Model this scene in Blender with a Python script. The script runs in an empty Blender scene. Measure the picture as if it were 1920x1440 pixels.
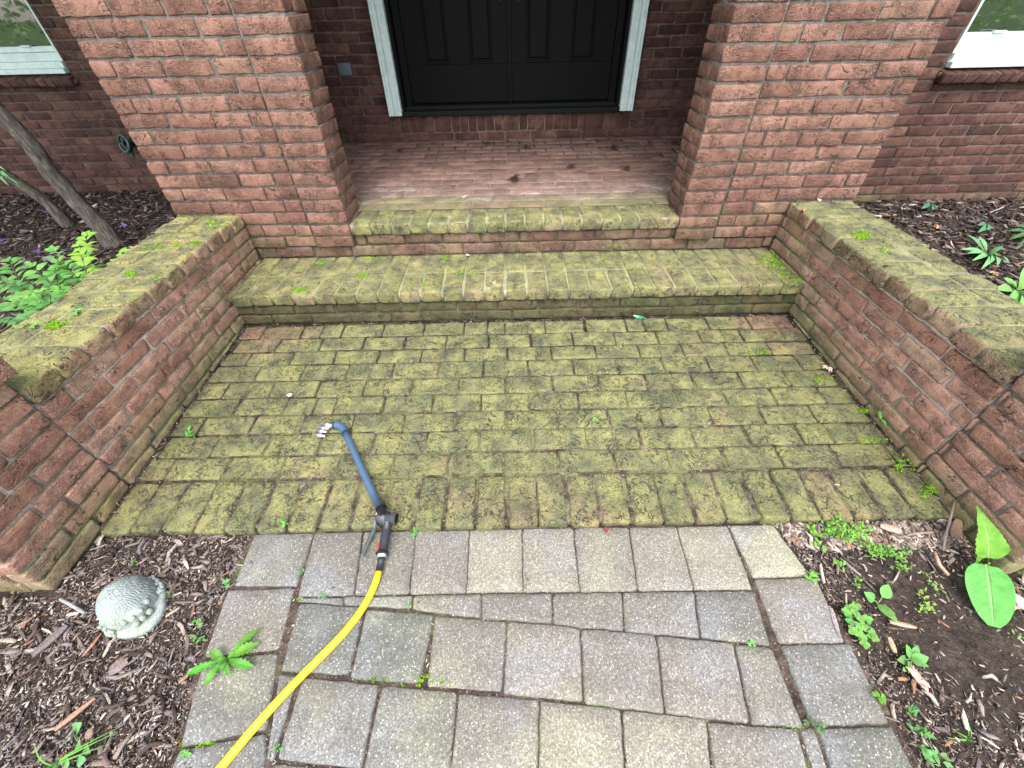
import bpy, math, random
import numpy as np
from mathutils import Vector, Matrix
R = math.radians
random.seed(7); rng = np.random.default_rng(7)
scene = bpy.context.scene
COL = scene.collection

# ------------------------------------------------------------------ camera
CF, CPT, CYA, CRO, CPP = 763.2, .7221, -.0045, -.0242, -56.87
CC = np.array([-.0188, -1.6691, 1.2456])
_F = np.array([math.sin(CYA)*math.cos(CPT), math.cos(CYA)*math.cos(CPT), -math.sin(CPT)])
_R = np.array([math.cos(CYA), -math.sin(CYA), 0.]); _U = np.cross(_R, _F)
_X = _R*math.cos(CRO)+_U*math.sin(CRO); _Y = -_R*math.sin(CRO)+_U*math.cos(CRO)
cam = bpy.data.cameras.new('camera'); co = bpy.data.objects.new('camera', cam); COL.objects.link(co)
co.matrix_world = Matrix(((_X[0], _Y[0], -_F[0], CC[0]), (_X[1], _Y[1], -_F[1], CC[1]), (_X[2], _Y[2], -_F[2], CC[2]), (0, 0, 0, 1)))
cam.sensor_width = 36; cam.lens = CF/1920*36; cam.shift_y = CPP/1920; cam.clip_end = 500; cam.clip_start = .02
scene.camera = co
def ray(u, v): return _F+_X*(u-960)/CF-_Y*(v-720-CPP)/CF
def at(u, v, z): d = ray(u, v); return Vector(CC+d*(z-CC[2])/d[2])
def aty(u, v, y): d = ray(u, v); return Vector(CC+d*(y-CC[1])/d[1])
def mpp(p):                                       # metres per photo pixel at a point
    return float((np.array(p)-CC)@_F)/CF

# ------------------------------------------------------------------ light
SUN_EL, SUN_AZ = 63, 178                          # azimuth clockwise from +Y
w = bpy.data.worlds.new('World'); scene.world = w; w.use_nodes = True
nt = w.node_tree; sky = nt.nodes.new('ShaderNodeTexSky'); sky.sky_type = 'NISHITA'; sky.sun_disc = False
sky.sun_elevation = R(SUN_EL); sky.sun_rotation = R(SUN_AZ); sky.dust_density = 3.0; sky.air_density = 1.0
hs_ = nt.nodes.new('ShaderNodeHueSaturation'); hs_.inputs['Saturation'].default_value = .42; nt.links.new(sky.outputs[0], hs_.inputs['Color']); nt.links.new(hs_.outputs[0], nt.nodes['Background'].inputs[0])   # thin overcast: a paler sky; nt.nodes['Background'].inputs[1].default_value = .10
sl = bpy.data.lights.new('sun', 'SUN'); sl.energy = 1.9; sl.angle = R(12); sl.color = (1, .95, .86)
so = bpy.data.objects.new('sun', sl); COL.objects.link(so)
sd = Vector((math.sin(R(SUN_AZ))*math.cos(R(SUN_EL)), math.cos(R(SUN_AZ))*math.cos(R(SUN_EL)), math.sin(R(SUN_EL))))
so.rotation_euler = sd.to_track_quat('Z', 'Y').to_euler()
vs = scene.view_settings; vs.view_transform = 'Standard'; vs.look = 'None'; vs.gamma = 1; vs.exposure = -.12
scene.render.engine = 'CYCLES'

# ------------------------------------------------------------------ material helpers
class N:
    def __init__(s, name):
        s.m = bpy.data.materials.new(name); s.m.use_nodes = True; s.t = s.m.node_tree
        s.p = s.t.nodes['Principled BSDF']; s.pos = s.n('ShaderNodeNewGeometry').outputs
    def n(s, k, **kw):
        x = s.t.nodes.new(k)
        for a, b in kw.items(): setattr(x, a, b)
        return x
    def L(s, a, b): s.t.links.new(a, b)
    def put(s, inp, v):
        if isinstance(v, (int, float)): inp.default_value = v
        elif isinstance(v, tuple): inp.default_value = v if len(v) == 4 or len(inp.default_value) == 3 else (*v, 1)
        else: s.L(v, inp)
    def math(s, op, a, b=0., c=None, clamp=False):
        x = s.n('ShaderNodeMath', operation=op, use_clamp=clamp); s.put(x.inputs[0], a); s.put(x.inputs[1], b)
        if c is not None: s.put(x.inputs[2], c)
        return x.outputs[0]
    def noise(s, sc, det=2., rough=.5, dist=0., vec=None, off=0.):
        x = s.n('ShaderNodeTexNoise'); v = vec or s.pos['Position']
        if off:
            a = s.n('ShaderNodeVectorMath', operation='ADD'); s.L(v, a.inputs[0]); a.inputs[1].default_value = (off, off*.7, -off); v = a.outputs[0]
        s.L(v, x.inputs['Vector']); x.inputs['Scale'].default_value = sc; x.inputs['Detail'].default_value = det
        x.inputs['Roughness'].default_value = rough; x.inputs['Distortion'].default_value = dist
        return x.outputs['Fac']
    def vor(s, sc, feat='F1', out='Distance', vec=None):
        x = s.n('ShaderNodeTexVoronoi', feature=feat); s.L(vec or s.pos['Position'], x.inputs['Vector']); x.inputs['Scale'].default_value = sc
        return x.outputs[out]
    def ramp(s, f, stops, interp='LINEAR'):
        x = s.n('ShaderNodeValToRGB'); x.color_ramp.interpolation = interp; e = x.color_ramp.elements
        while len(e) < len(stops): e.new(.5)
        for i, (p, c) in enumerate(stops):
            e[i].position = p; e[i].color = (*c, 1) if isinstance(c, tuple) else (c, c, c, 1)
        s.put(x.inputs[0], f); return x.outputs[0]
    def mr(s, v, a, b, c=0., d=1.):
        x = s.n('ShaderNodeMapRange', interpolation_type='SMOOTHSTEP'); s.put(x.inputs[0], v)
        for i, q in enumerate((a, b, c, d)): s.put(x.inputs[i+1], q)
        return x.outputs[0]
    def mix(s, f, a, b, bt='MIX'):
        x = s.n('ShaderNodeMix', data_type='RGBA', blend_type=bt, clamp_factor=True); s.put(x.inputs[0], f); s.put(x.inputs[6], a); s.put(x.inputs[7], b)
        return x.outputs[2]
    def attr(s, name):
        x = s.n('ShaderNodeAttribute', attribute_name=name); sp = s.n('ShaderNodeSeparateColor'); s.L(x.outputs['Color'], sp.inputs[0]); return x.outputs['Color'], sp.outputs
    def xyz(s, v):
        x = s.n('ShaderNodeSeparateXYZ'); s.L(v, x.inputs[0]); return x.outputs
    def bump(s, h, strength=1.):
        x = s.n('ShaderNodeBump'); x.inputs['Distance'].default_value = 1; x.inputs['Strength'].default_value = strength; s.L(h, x.inputs['Height']); s.L(x.outputs[0], s.p.inputs['Normal'])
    def fin(s, col=None, rough=.8, metal=0., spec=.5):
        if col is not None: s.put(s.p.inputs['Base Color'], col)
        s.put(s.p.inputs['Roughness'], rough); s.put(s.p.inputs['Metallic'], metal); s.put(s.p.inputs['Specular IOR Level'], spec)
        return s.m

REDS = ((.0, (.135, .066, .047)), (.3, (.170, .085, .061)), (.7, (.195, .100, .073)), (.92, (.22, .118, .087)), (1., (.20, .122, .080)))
WREDS = ((.0, (.26, .130, .090)), (.4, (.33, .178, .128)), (.75, (.385, .215, .158)), (1., (.36, .235, .165)))  # wing brick reds, lightened because the side faces catch little light
def brick_mat(name, reds=REDS, base=-.6, top=0., low=0., lz=.12, zone=None, dark=.0, speck=.35, mortar=False, crk=1., sat=1., yel=.5, salt=False, cden=0., dth=0., alk=1., tint=None):
    """clay brick (or its mortar) with an algae film: base amount, more on upward faces, more low down"""
    n = N(name); P = n.pos['Position']; x, y, z = n.xyz(P); nz = n.xyz(n.pos['True Normal'])[2]
    _, a = n.attr('bv')
    mot = n.noise(26, 4, .6); fine = n.noise(250, 5, .78); mid = n.noise(95, 3, .6, .4)
    mp = n.n('ShaderNodeMapping'); n.L(P, mp.inputs[0]); mp.inputs['Scale'].default_value = (.75, .75, 2.2); fold = n.math('ABSOLUTE', n.math('SUBTRACT', n.noise(42, 3, .6, 1.6, vec=mp.outputs[0], off=19.), .5))
    fmask = n.mr(n.noise(9, 3, off=23.), .40, .62)
    if mortar: col = n.ramp(n.noise(40, 4), [(.3, (.17, .142, .120)), (.7, (.27, .232, .20))])
    else: col = n.ramp(a[0], list(reds))
    col = n.mix(1., col, n.ramp(mot, [(.28, .66), (.5, 1.), (.75, 1.25)]), 'MULTIPLY')
    col = n.mix(1., col, n.ramp(fine, [(.32, .50), (.5, 1.), (.68, 1.5)]), 'MULTIPLY')
    col = n.mix(n.math('MULTIPLY', n.math('MULTIPLY', n.mr(fold, .05, .0), fmask), 0. if mortar else .5), col, (.05, .03, .022))
    # pale lime bloom: flecks and soft smears
    bl = n.math('MULTIPLY', n.mr(n.noise(170, 4, .7, off=4.), .56, .68), n.mr(n.noise(7, 3, off=9.), .45, .68))
    col = n.mix(n.math('MULTIPLY', bl, speck), col, (.52, .46, .42))
    if salt: col = n.mix(n.math('MULTIPLY', n.math('MULTIPLY', n.mr(y, .58, .64), n.mr(y, 1.15, .68)), n.math('ADD', .12, n.math('MULTIPLY', n.mr(n.noise(5, 5, .7, .5, off=33.), .5, .66), .5))), col, (.42, .36, .34))
    # algae
    m = n.math('ADD', base, n.math('MULTIPLY', n.math('MAXIMUM', nz, 0.), top))
    if low: m = n.math('ADD', m, n.math('MULTIPLY', n.mr(z, lz, lz-.17), low))
    if zone: m = n.math('ADD', m, zone(n, x, y, z))
    m = n.math('ADD', m, n.math('MULTIPLY', n.math('SUBTRACT', n.noise(4.5, 5, .6, .3, off=2.), .5), 1.5))
    m = n.math('ADD', m, n.math('MULTIPLY', n.math('SUBTRACT', a[2], .5), .22))
    m = n.math('ADD', m, n.math('MULTIPLY', n.math('SUBTRACT', n.noise(140, 4, .7, off=6.), .5), .9), clamp=True)
    al = n.ramp(n.noise(11, 5, .6, off=3.), [(.25, (.075, .085, .045)), (.42, (.130, .143, .068)), (.56, (.178+.045*yel, .188+.035*yel, .082)), (.75, (.245+.06*yel, .250+.045*yel, .100))])
    al = n.mix(1., al, n.ramp(n.noise(210, 5, .78, off=1.), [(.32, .45), (.5, 1.), (.68, 1.5)]), 'MULTIPLY')
    if alk != 1.: al = n.mix(1., al, (alk, alk, alk), 'MULTIPLY')
    al = n.mix(n.math('MULTIPLY', n.mr(n.noise(34, 5, .75, off=27.), .52, .66), .55), al, (.085, .088, .050))
    col = n.mix(n.math('MULTIPLY', m, .93), col, al)
    # black crust of old lichen, in ragged blotches
    bk = n.math('MULTIPLY', n.mr(n.noise(19, 6, .72, .6, off=8.), .56-dth, .65-dth), n.mr(n.noise(120, 3, .7, off=11.), .42, .6))
    col = n.mix(n.math('MULTIPLY', bk, dark), col, (.045, .046, .038))
    # folds and cracks
    rd = n.math('ABSOLUTE', n.math('SUBTRACT', n.noise(21, 3, .55, .9, off=5.), .5))
    ck = n.math('MULTIPLY', n.mr(rd, .019, .004), n.mr(n.noise(13, 2, off=7.), .50-cden, .58-cden))
    rd2 = n.math('ABSOLUTE', n.math('SUBTRACT', n.noise(55, 2, .5, .6, off=15.), .5))
    ck2 = n.math('MULTIPLY', n.mr(rd2, .026, .007), n.mr(n.noise(22, 2, off=17.), .52-cden, .60-cden))
    ck = n.math('MAXIMUM', ck, n.math('MULTIPLY', ck2, .8))
    if mortar: ck = n.math('MULTIPLY', ck, 0.)
    ck = n.math('MULTIPLY', ck, crk)
    col = n.mix(n.math('MULTIPLY', ck, .85), col, (.024, .020, .015))
    if tint: col = n.mix(1., col, tint, 'MULTIPLY')
    if sat != 1.:
        hs = n.n('ShaderNodeHueSaturation'); hs.inputs['Saturation'].default_value = sat; n.L(col, hs.inputs['Color']); col = hs.outputs[0]
    h = n.math('ADD', n.math('MULTIPLY', fine, .0042), n.math('MULTIPLY', mid, .0040)); h = n.math('ADD', h, n.math('MULTIPLY', n.math('MULTIPLY', n.mr(fold, .0, .12), fmask), 0. if mortar else .0035))
    h = n.math('ADD', h, n.math('MULTIPLY', mot, .0045)); h = n.math('SUBTRACT', h, n.math('MULTIPLY', ck, .0040))
    n.bump(h, .95)
    return n.fin(col, .88, 0, .25)

M = {}
M['red'] = brick_mat('brick_red', base=-.75, low=.9, lz=.52, speck=.45)
M['red_m'] = brick_mat('mortar_grey', base=-.75, low=.9, lz=.52, mortar=True)
def wz(n, x, y, z):      # green film low on the wing walls and near the step
    return n.math('ADD', n.math('MULTIPLY', n.mr(z, .16, -.03), .80), n.math('MULTIPLY', n.mr(y, -.9, .3), .42))
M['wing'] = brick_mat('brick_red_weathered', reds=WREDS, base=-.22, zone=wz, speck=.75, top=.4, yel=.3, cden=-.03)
M['wing_m'] = brick_mat('mortar_weathered', base=-.15, zone=wz, top=.3, mortar=True, dark=.8, yel=-.6)
M['cope'] = brick_mat('brick_coping_algae', reds=WREDS, base=.42, top=.85, dark=.4, yel=1.2, speck=.8, cden=.03, dth=.02, alk=.84)
M['cope_r'] = brick_mat('brick_coping_grey_algae', reds=WREDS, base=.42, top=.85, dark=.9, yel=.35, speck=.8, cden=.04, dth=.05, alk=.84)
M['cope_m'] = brick_mat('mortar_coping_algae', base=.1, top=.8, dark=.4, mortar=True)
def tz(n, x, y, z): return n.math('MULTIPLY', n.mr(z, .17, .05), .1)
M['tread'] = brick_mat('brick_tread_algae', reds=WREDS, base=.95, top=.15, dark=.65, zone=tz, yel=.7, cden=.03, dth=.035, alk=.84)
M['tread_m'] = brick_mat('mortar_tread_algae', base=.45, top=.4, dark=.1, mortar=True)
M['riser'] = brick_mat('brick_riser_shaded_algae', base=.7, dark=.95, yel=-.6, tint=(.52, .54, .46), dth=.05, reds=((0, (.10, .05, .035)), (.5, (.16, .08, .055)), (1, (.22, .115, .08))))  # dark algae; the tint also paints in shade under the nosing
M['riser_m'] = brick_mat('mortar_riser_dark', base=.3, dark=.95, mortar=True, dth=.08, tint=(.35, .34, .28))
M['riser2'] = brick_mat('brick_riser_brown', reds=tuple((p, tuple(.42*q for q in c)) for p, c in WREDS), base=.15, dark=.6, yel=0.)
def lz(n, x, y, z):      # brown bare clay in the rear corners, pinkish clay at the front lip
    cr = n.math('MULTIPLY', n.mr(n.math('ABSOLUTE', x), .85, 1.36), n.mr(y, -.42, -.02))
    fr = n.math('MULTIPLY', n.mr(y, -.78, -.86), n.mr(n.noise(5, 3, off=21.), .45, .62))
    return n.math('SUBTRACT', n.math('MULTIPLY', cr, -.95), n.math('MULTIPLY', fr, .28))
LR = ((0, (.13, .075, .052)), (.5, (.20, .115, .078)), (1, (.27, .155, .10)))
M['land'] = brick_mat('brick_landing_algae', reds=LR, base=1.12, zone=lz, dark=.88, yel=.5, cden=.045, dth=.055, alk=.78)
def pz(n, x, y, z): return n.mr(n.math('ADD', y, n.math('MULTIPLY', n.noise(3, 4, off=13.), .25)), 1.02, .80, -1.4, .40)
PR = ((0, (.125, .074, .058)), (.5, (.175, .103, .082)), (1, (.215, .132, .106)))
M['porch'] = brick_mat('brick_porch_floor', reds=PR, base=.15, zone=pz, speck=.9, dark=.15, crk=.5, yel=.3, salt=True)
M['porch_m'] = brick_mat('mortar_porch_floor', base=.05, zone=pz, mortar=True, crk=0, salt=True, tint=(.62, .58, .55))
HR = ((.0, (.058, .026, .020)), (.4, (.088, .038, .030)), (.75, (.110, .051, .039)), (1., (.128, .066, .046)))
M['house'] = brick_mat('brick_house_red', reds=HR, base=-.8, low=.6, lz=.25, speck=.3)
M['house_m'] = brick_mat('mortar_house', base=-.8, low=.6, lz=.25, mortar=True, tint=(.55, .48, .45))  # tint tones the mortar down, joint shadow painted in with it
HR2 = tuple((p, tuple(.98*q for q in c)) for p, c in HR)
M['house_r'] = brick_mat('brick_house_right', reds=HR2, base=-.8, low=1.0, lz=.25, speck=.3)  # same house brick, colour scaled separately to suit the right wall's light

def dirt_mat():
    n = N('joint_dirt'); f = n.noise(160, 4, .7); c = n.ramp(n.noise(30, 4, .7), [(.35, (.022, .016, .013)), (.55, (.055, .040, .032)), (.72, (.13, .10, .08))])
    c = n.mix(n.math('MULTIPLY', n.mr(n.noise(7, 5, .7, off=3.), .52, .66), .75), c, (.075, .082, .03))
    c = n.mix(1., c, n.ramp(f, [(.3, .6), (.7, 1.5)]), 'MULTIPLY'); n.bump(n.math('MULTIPLY', f, .004)); return n.fin(c, .95, 0, .1)
M['dirt'] = dirt_mat()
def landj_mat():
    n = N('joint_landing'); f = n.noise(160, 4, .7); c = n.ramp(n.noise(24, 5, .7), [(.3, (.018, .014, .011)), (.5, (.045, .034, .026)), (.62, (.12, .10, .075)), (.78, (.21, .175, .145))])
    c = n.mix(n.math('MULTIPLY', n.mr(n.noise(6, 5, .7, off=3.), .48, .60), .8), c, (.10, .11, .045)); c = n.mix(1., c, n.ramp(f, [(.3, .6), (.7, 1.5)]), 'MULTIPLY'); n.bump(n.math('MULTIPLY', f, .004)); return n.fin(c, .95, 0, .1)
M['land_m'] = landj_mat()
def paver_mat():
    n = N('concrete_paver'); _, a = n.attr('bv')
    c = n.ramp(a[0], [(0, (.082, .087, .076)), (.35, (.108, .102, .088)), (.6, (.135, .122, .104)), (.8, (.165, .149, .120)), (1, (.205, .195, .145))])
    c = n.mix(n.math('MULTIPLY', n.mr(n.noise(6, 3, .5, off=2.), .45, .7), .5), c, (.16, .165, .175))
    c = n.mix(n.math('MULTIPLY', n.mr(n.noise(5, 4, .5, off=5.), .5, .75), .3), c, (.30, .30, .18))
    g = n.vor(330, out='Color'); gs = n.xyz(g)[0]
    g2 = n.vor(230, out='Color'); g2s = n.xyz(g2)[1]; g2d = n.vor(230)
    c = n.mix(1., c, n.ramp(gs, [(0, .62), (.25, .82), (.6, 1.), (.85, 1.18), (1, 1.6)]), 'MULTIPLY')
    sp = n.math('MULTIPLY', n.mr(g2s, .88, .93), n.mr(g2d, .5, .35))
    c = n.mix(n.math('MULTIPLY', sp, .7), c, (.36, .34, .31))
    c = n.mix(1., c, n.ramp(n.noise(130, 4, .7, off=41.), [(.3, .82), (.7, 1.18)]), 'MULTIPLY'); c = n.mix(n.math('MULTIPLY', n.mr(n.noise(9, 6, .7, .4, off=44.), .58, .70), .35), c, (.09, .09, .075))
    sp = n.math('MULTIPLY', n.mr(g2s, .10, .06), n.mr(g2d, .5, .35))
    c = n.mix(n.math('MULTIPLY', sp, .7), c, (.10, .095, .085))
    c = n.mix(n.math('MULTIPLY', n.mr(n.noise(38, 5, .7, off=31.), .66, .70), .75), c, (.05, .05, .045))
    h = n.math('ADD', n.math('MULTIPLY', gs, .0009), n.math('MULTIPLY', n.noise(260, 3, .7), .0016)); n.bump(h)
    return n.fin(c, .85, 0, .3)
M['paver'] = paver_mat()
def soil_mat():
    n = N('dark_soil'); f = n.noise(120, 5, .7); c = n.ramp(n.noise(14, 6, .75), [(.3, (.022, .016, .014)), (.55, (.050, .038, .031)), (.75, (.10, .078, .064))])
    c = n.mix(1., c, n.ramp(f, [(.3, .55), (.55, 1.), (.75, 2.)]), 'MULTIPLY')
    n.bump(n.math('ADD', n.math('MULTIPLY', f, .010), n.math('MULTIPLY', n.noise(35, 4), .02))); return n.fin(c, .95, 0, .1)
M['soil'] = soil_mat()
def lawn_mat():
    n = N('lawn'); c = n.ramp(n.noise(18, 6, .8), [(.35, (.02, .035, .01)), (.6, (.05, .09, .022)), (.75, (.09, .10, .04))]); n.bump(n.math('MULTIPLY', n.noise(60, 4, .7), .03)); return n.fin(c, .95, 0, .1)
M['lawn'] = lawn_mat()
def attr_mat(name, rough=.85, fs=300., fa=.35, spec=.2, trans=0.):
    n = N(name); c, a = n.attr('bv'); c = n.mix(1., c, n.ramp(n.noise(fs, 3, .7), [(.3, 1-fa), (.7, 1+fa)]), 'MULTIPLY'); n.bump(n.math('MULTIPLY', n.noise(fs, 2), .0012))
    n.fin(c, rough, 0, spec)
    if trans:
        t = n.n('ShaderNodeBsdfTranslucent'); n.L(c, t.inputs[0]); ms = n.n('ShaderNodeMixShader'); ms.inputs[0].default_value = trans
        n.L(n.p.outputs[0], ms.inputs[1]); n.L(t.outputs[0], ms.inputs[2]); n.L(ms.outputs[0], n.t.nodes['Material Output'].inputs[0])
    return n.m
M['chip'] = attr_mat('wood_chip', fs=240., fa=.45)
M['moss'] = attr_mat('moss', .9, 500., .3, .1, .25)
def leaf_mat():
    n = N('leaf'); c, a = n.attr('bv'); uv = n.n('ShaderNodeUVMap'); uv.uv_map = 'UVMap'; u, v, _ = n.xyz(uv.outputs[0])
    d = n.math('ABSOLUTE', n.math('SUBTRACT', u, .5))
    rib = n.mr(d, .045, .012)
    wv = n.math('FRACT', n.math('MULTIPLY', n.math('SUBTRACT', v, n.math('MULTIPLY', d, .55)), 8.))
    vein = n.mr(n.math('ABSOLUTE', n.math('SUBTRACT', wv, .5)), .08, .0)
    k = n.math('MAXIMUM', n.math('MULTIPLY', rib, .6), n.math('MULTIPLY', vein, .28))
    c = n.mix(1., c, n.ramp(n.noise(45, 3, .6), [(.3, .60), (.7, .95)]), 'MULTIPLY')
    c = n.mix(k, c, n.mix(.5, c, (.45, .55, .28)))
    n.bump(n.math('MULTIPLY', n.math('SUBTRACT', n.math('MULTIPLY', n.noise(60, 2), .6), k), .003), .7)
    n.fin(c, .55, 0, .25)
    t = n.n('ShaderNodeBsdfTranslucent'); n.L(c, t.inputs[0]); ms = n.n('ShaderNodeMixShader'); ms.inputs[0].default_value = .3
    n.L(n.p.outputs[0], ms.inputs[1]); n.L(t.outputs[0], ms.inputs[2]); n.L(ms.outputs[0], n.t.nodes['Material Output'].inputs[0]); return n.m
M['leaf'] = leaf_mat()
def plain(name, c, rough=.5, metal=0., spec=.5, ns=60., na=.12, bh=.0004):
    n = N(name); k = n.noise(ns, 4, .65); cc = n.mix(1., c, n.ramp(k, [(.3, 1-na), (.7, 1+na)]), 'MULTIPLY'); n.bump(n.math('MULTIPLY', n.noise(ns*5, 3), bh)); return n.fin(cc, rough, metal, spec)
M['white'] = plain('white_paint', (.47, .56, .53), .45, ns=25., na=.14)
M['door'] = plain('dark_green_paint', (.0026, .0029, .0024), .6, spec=.10, na=.3)
M['black_iron'] = plain('black_metal', (.006, .007, .006), .7, spec=.15)
M['steel'] = plain('chrome_plated', (.36, .36, .35), .42, .75, ns=60., na=.2)
M['blue'] = plain('blue_grey_pipe', (.042, .075, .125), .35, ns=90., na=.1)
M['rubber'] = plain('black_rubber', (.020, .022, .027), .45, ns=120., na=.3)
M['grey_pl'] = plain('grey_plastic', (.05, .056, .062), .4, ns=120., na=.2)
M['red_pl'] = plain('red_plastic', (.55, .02, .02), .4)
M['yellow'] = plain('yellow_hose_rubber', (.60, .42, .005), .42, ns=45., na=.16, bh=.0012)
M['plate'] = plain('grey_box', (.085, .10, .12), .6)
M['green_iron'] = plain('green_painted_iron', (.012, .045, .038), .4)
M['grey_ferrule'] = plain('pale_nylon', (.55, .56, .53), .5)
M['soffit'] = plain('soffit_paint', (.25, .24, .22), .7)
M['dark_room'] = plain('dark_interior', (.02, .02, .018), .9)  # near-black sheet colour stands in for the shade of unlit rooms
def stone_mat():
    n = N('cast_stone'); c = n.ramp(n.noise(14, 4, .6), [(.3, (.165, .19, .18)), (.5, (.21, .24, .232)), (.7, (.19, .225, .175))])
    g = n.xyz(n.vor(420, out='Color'))[0]; c = n.mix(1., c, n.ramp(g, [(0, .75), (1, 1.25)]), 'MULTIPLY'); n.bump(n.math('MULTIPLY', n.noise(420, 3, .7), .0014)); return n.fin(c, .9, 0, .2)
M['stone'] = stone_mat()
def bark_mat():
    n = N('bark'); tc = n.n('ShaderNodeTexCoord'); mp = n.n('ShaderNodeMapping'); n.L(n.pos['Position'], mp.inputs[0]); mp.inputs['Scale'].default_value = (1, 1, .22); mp.inputs['Rotation'].default_value = (0, R(25), 0)
    k = n.noise(70, 5, .7, .3, vec=mp.outputs[0]); c = n.ramp(k, [(.3, (.025, .021, .017)), (.5, (.085, .073, .060)), (.72, (.20, .18, .155))])
    c = n.mix(n.mr(n.noise(9, 4), .55, .7), c, (.10, .11, .06)); n.bump(n.math('MULTIPLY', k, .012)); return n.fin(c, .9, 0, .2)
M['bark'] = bark_mat()
def glass_mat():
    n = N('window_glass'); n.fin((.006, .008, .007), .02, 0, .9); n.p.inputs['IOR'].default_value = 2.3; return n.m
M['glass'] = glass_mat()

# ------------------------------------------------------------------ object helpers
def tag(o, label=None, cat=None, group=None, kind=None):
    if label: o['label'] = label
    if cat: o['category'] = cat
    if group: o['group'] = group
    if kind: o['kind'] = kind
    return o
def empty(name, loc=(0, 0, 0), label=None, cat=None, group=None):
    o = bpy.data.objects.new(name, None); COL.objects.link(o); o.location = loc; o.empty_display_size = .05
    return tag(o, label, cat, group)
def link(name, me, mats, parent=None, smooth=True):
    for m in mats: me.materials.append(m)
    if smooth: me.polygons.foreach_set('use_smooth', [True]*len(me.polygons))
    o = bpy.data.objects.new(name, me); COL.objects.link(o)
    if parent is not None:
        o.parent = parent; o.matrix_parent_inverse = Matrix.Translation(-parent.location)
    return o
def npmesh(name, V, Q, mi=None, bv=None, uv=None):
    V = np.asarray(V, np.float32); me = bpy.data.meshes.new(name)
    Q = np.asarray(Q, np.int32); k = Q.shape[1]
    me.vertices.add(len(V)); me.vertices.foreach_set('co', V.ravel())
    me.loops.add(Q.size); me.loops.foreach_set('vertex_index', Q.ravel())
    me.polygons.add(len(Q)); me.polygons.foreach_set('loop_start', np.arange(0, Q.size, k, dtype=np.int32))
    if mi is not None: me.polygons.foreach_set('material_index', np.asarray(mi, np.int32))
    me.update(calc_edges=True); me.validate()
    if bv is not None:
        a = me.attributes.new('bv', 'FLOAT_COLOR', 'POINT'); a.data.foreach_set('color', np.hstack([bv, np.ones((len(bv), 1))]).astype(np.float32).ravel())
    if uv is not None:
        u = me.uv_layers.new(name='UVMap'); u.data.foreach_set('uv', np.asarray(uv, np.float32)[Q.ravel()].ravel())
    return me
def _h(i, j, k, s):
    n = (i*374761393+j*668265263+k*2147483647 % 1000003*7919+k*1274126177+s*982451653) & 0xffffffff
    n = ((n ^ (n >> 13))*1274126177) & 0xffffffff
    return ((n ^ (n >> 16)) & 0xffff)/65535.
def vn(p, s=0):
    p = np.asarray(p, float); f = np.floor(p).astype(np.int64); t = p-f; t = t*t*(3-2*t); r = 0
    for a in (0, 1):
        for b in (0, 1):
            for c in (0, 1):
                wgt = (t[:, 0] if a else 1-t[:, 0])*(t[:, 1] if b else 1-t[:, 1])*(t[:, 2] if c else 1-t[:, 2])
                r = r+wgt*_h(f[:, 0]+a, f[:, 1]+b, f[:, 2]+c, s)
    return r*2-1
_T = {}
def template(nx, ny, nz):
    k = (nx, ny, nz)
    if k not in _T:
        idx = {}; V = []; Q = []
        def g(i, j, l):
            if (i, j, l) not in idx: idx[i, j, l] = len(V); V.append((i, j, l))
            return idx[i, j, l]
        for l, s in ((0, 0), (nz, 1)):
            for i in range(nx):
                for j in range(ny):
                    q = [g(i, j, l), g(i+1, j, l), g(i+1, j+1, l), g(i, j+1, l)]; Q.append(q if s else q[::-1])
        for i, s in ((0, 0), (nx, 1)):
            for j in range(ny):
                for l in range(nz):
                    q = [g(i, j, l), g(i, j+1, l), g(i, j+1, l+1), g(i, j, l+1)]; Q.append(q if s else q[::-1])
        for j, s in ((0, 0), (ny, 1)):
            for i in range(nx):
                for l in range(nz):
                    q = [g(i, j, l), g(i, j, l+1), g(i+1, j, l+1), g(i+1, j, l)]; Q.append(q if s else q[::-1])
        _T[k] = (np.array(V), np.array(Q))
    return _T[k]
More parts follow.
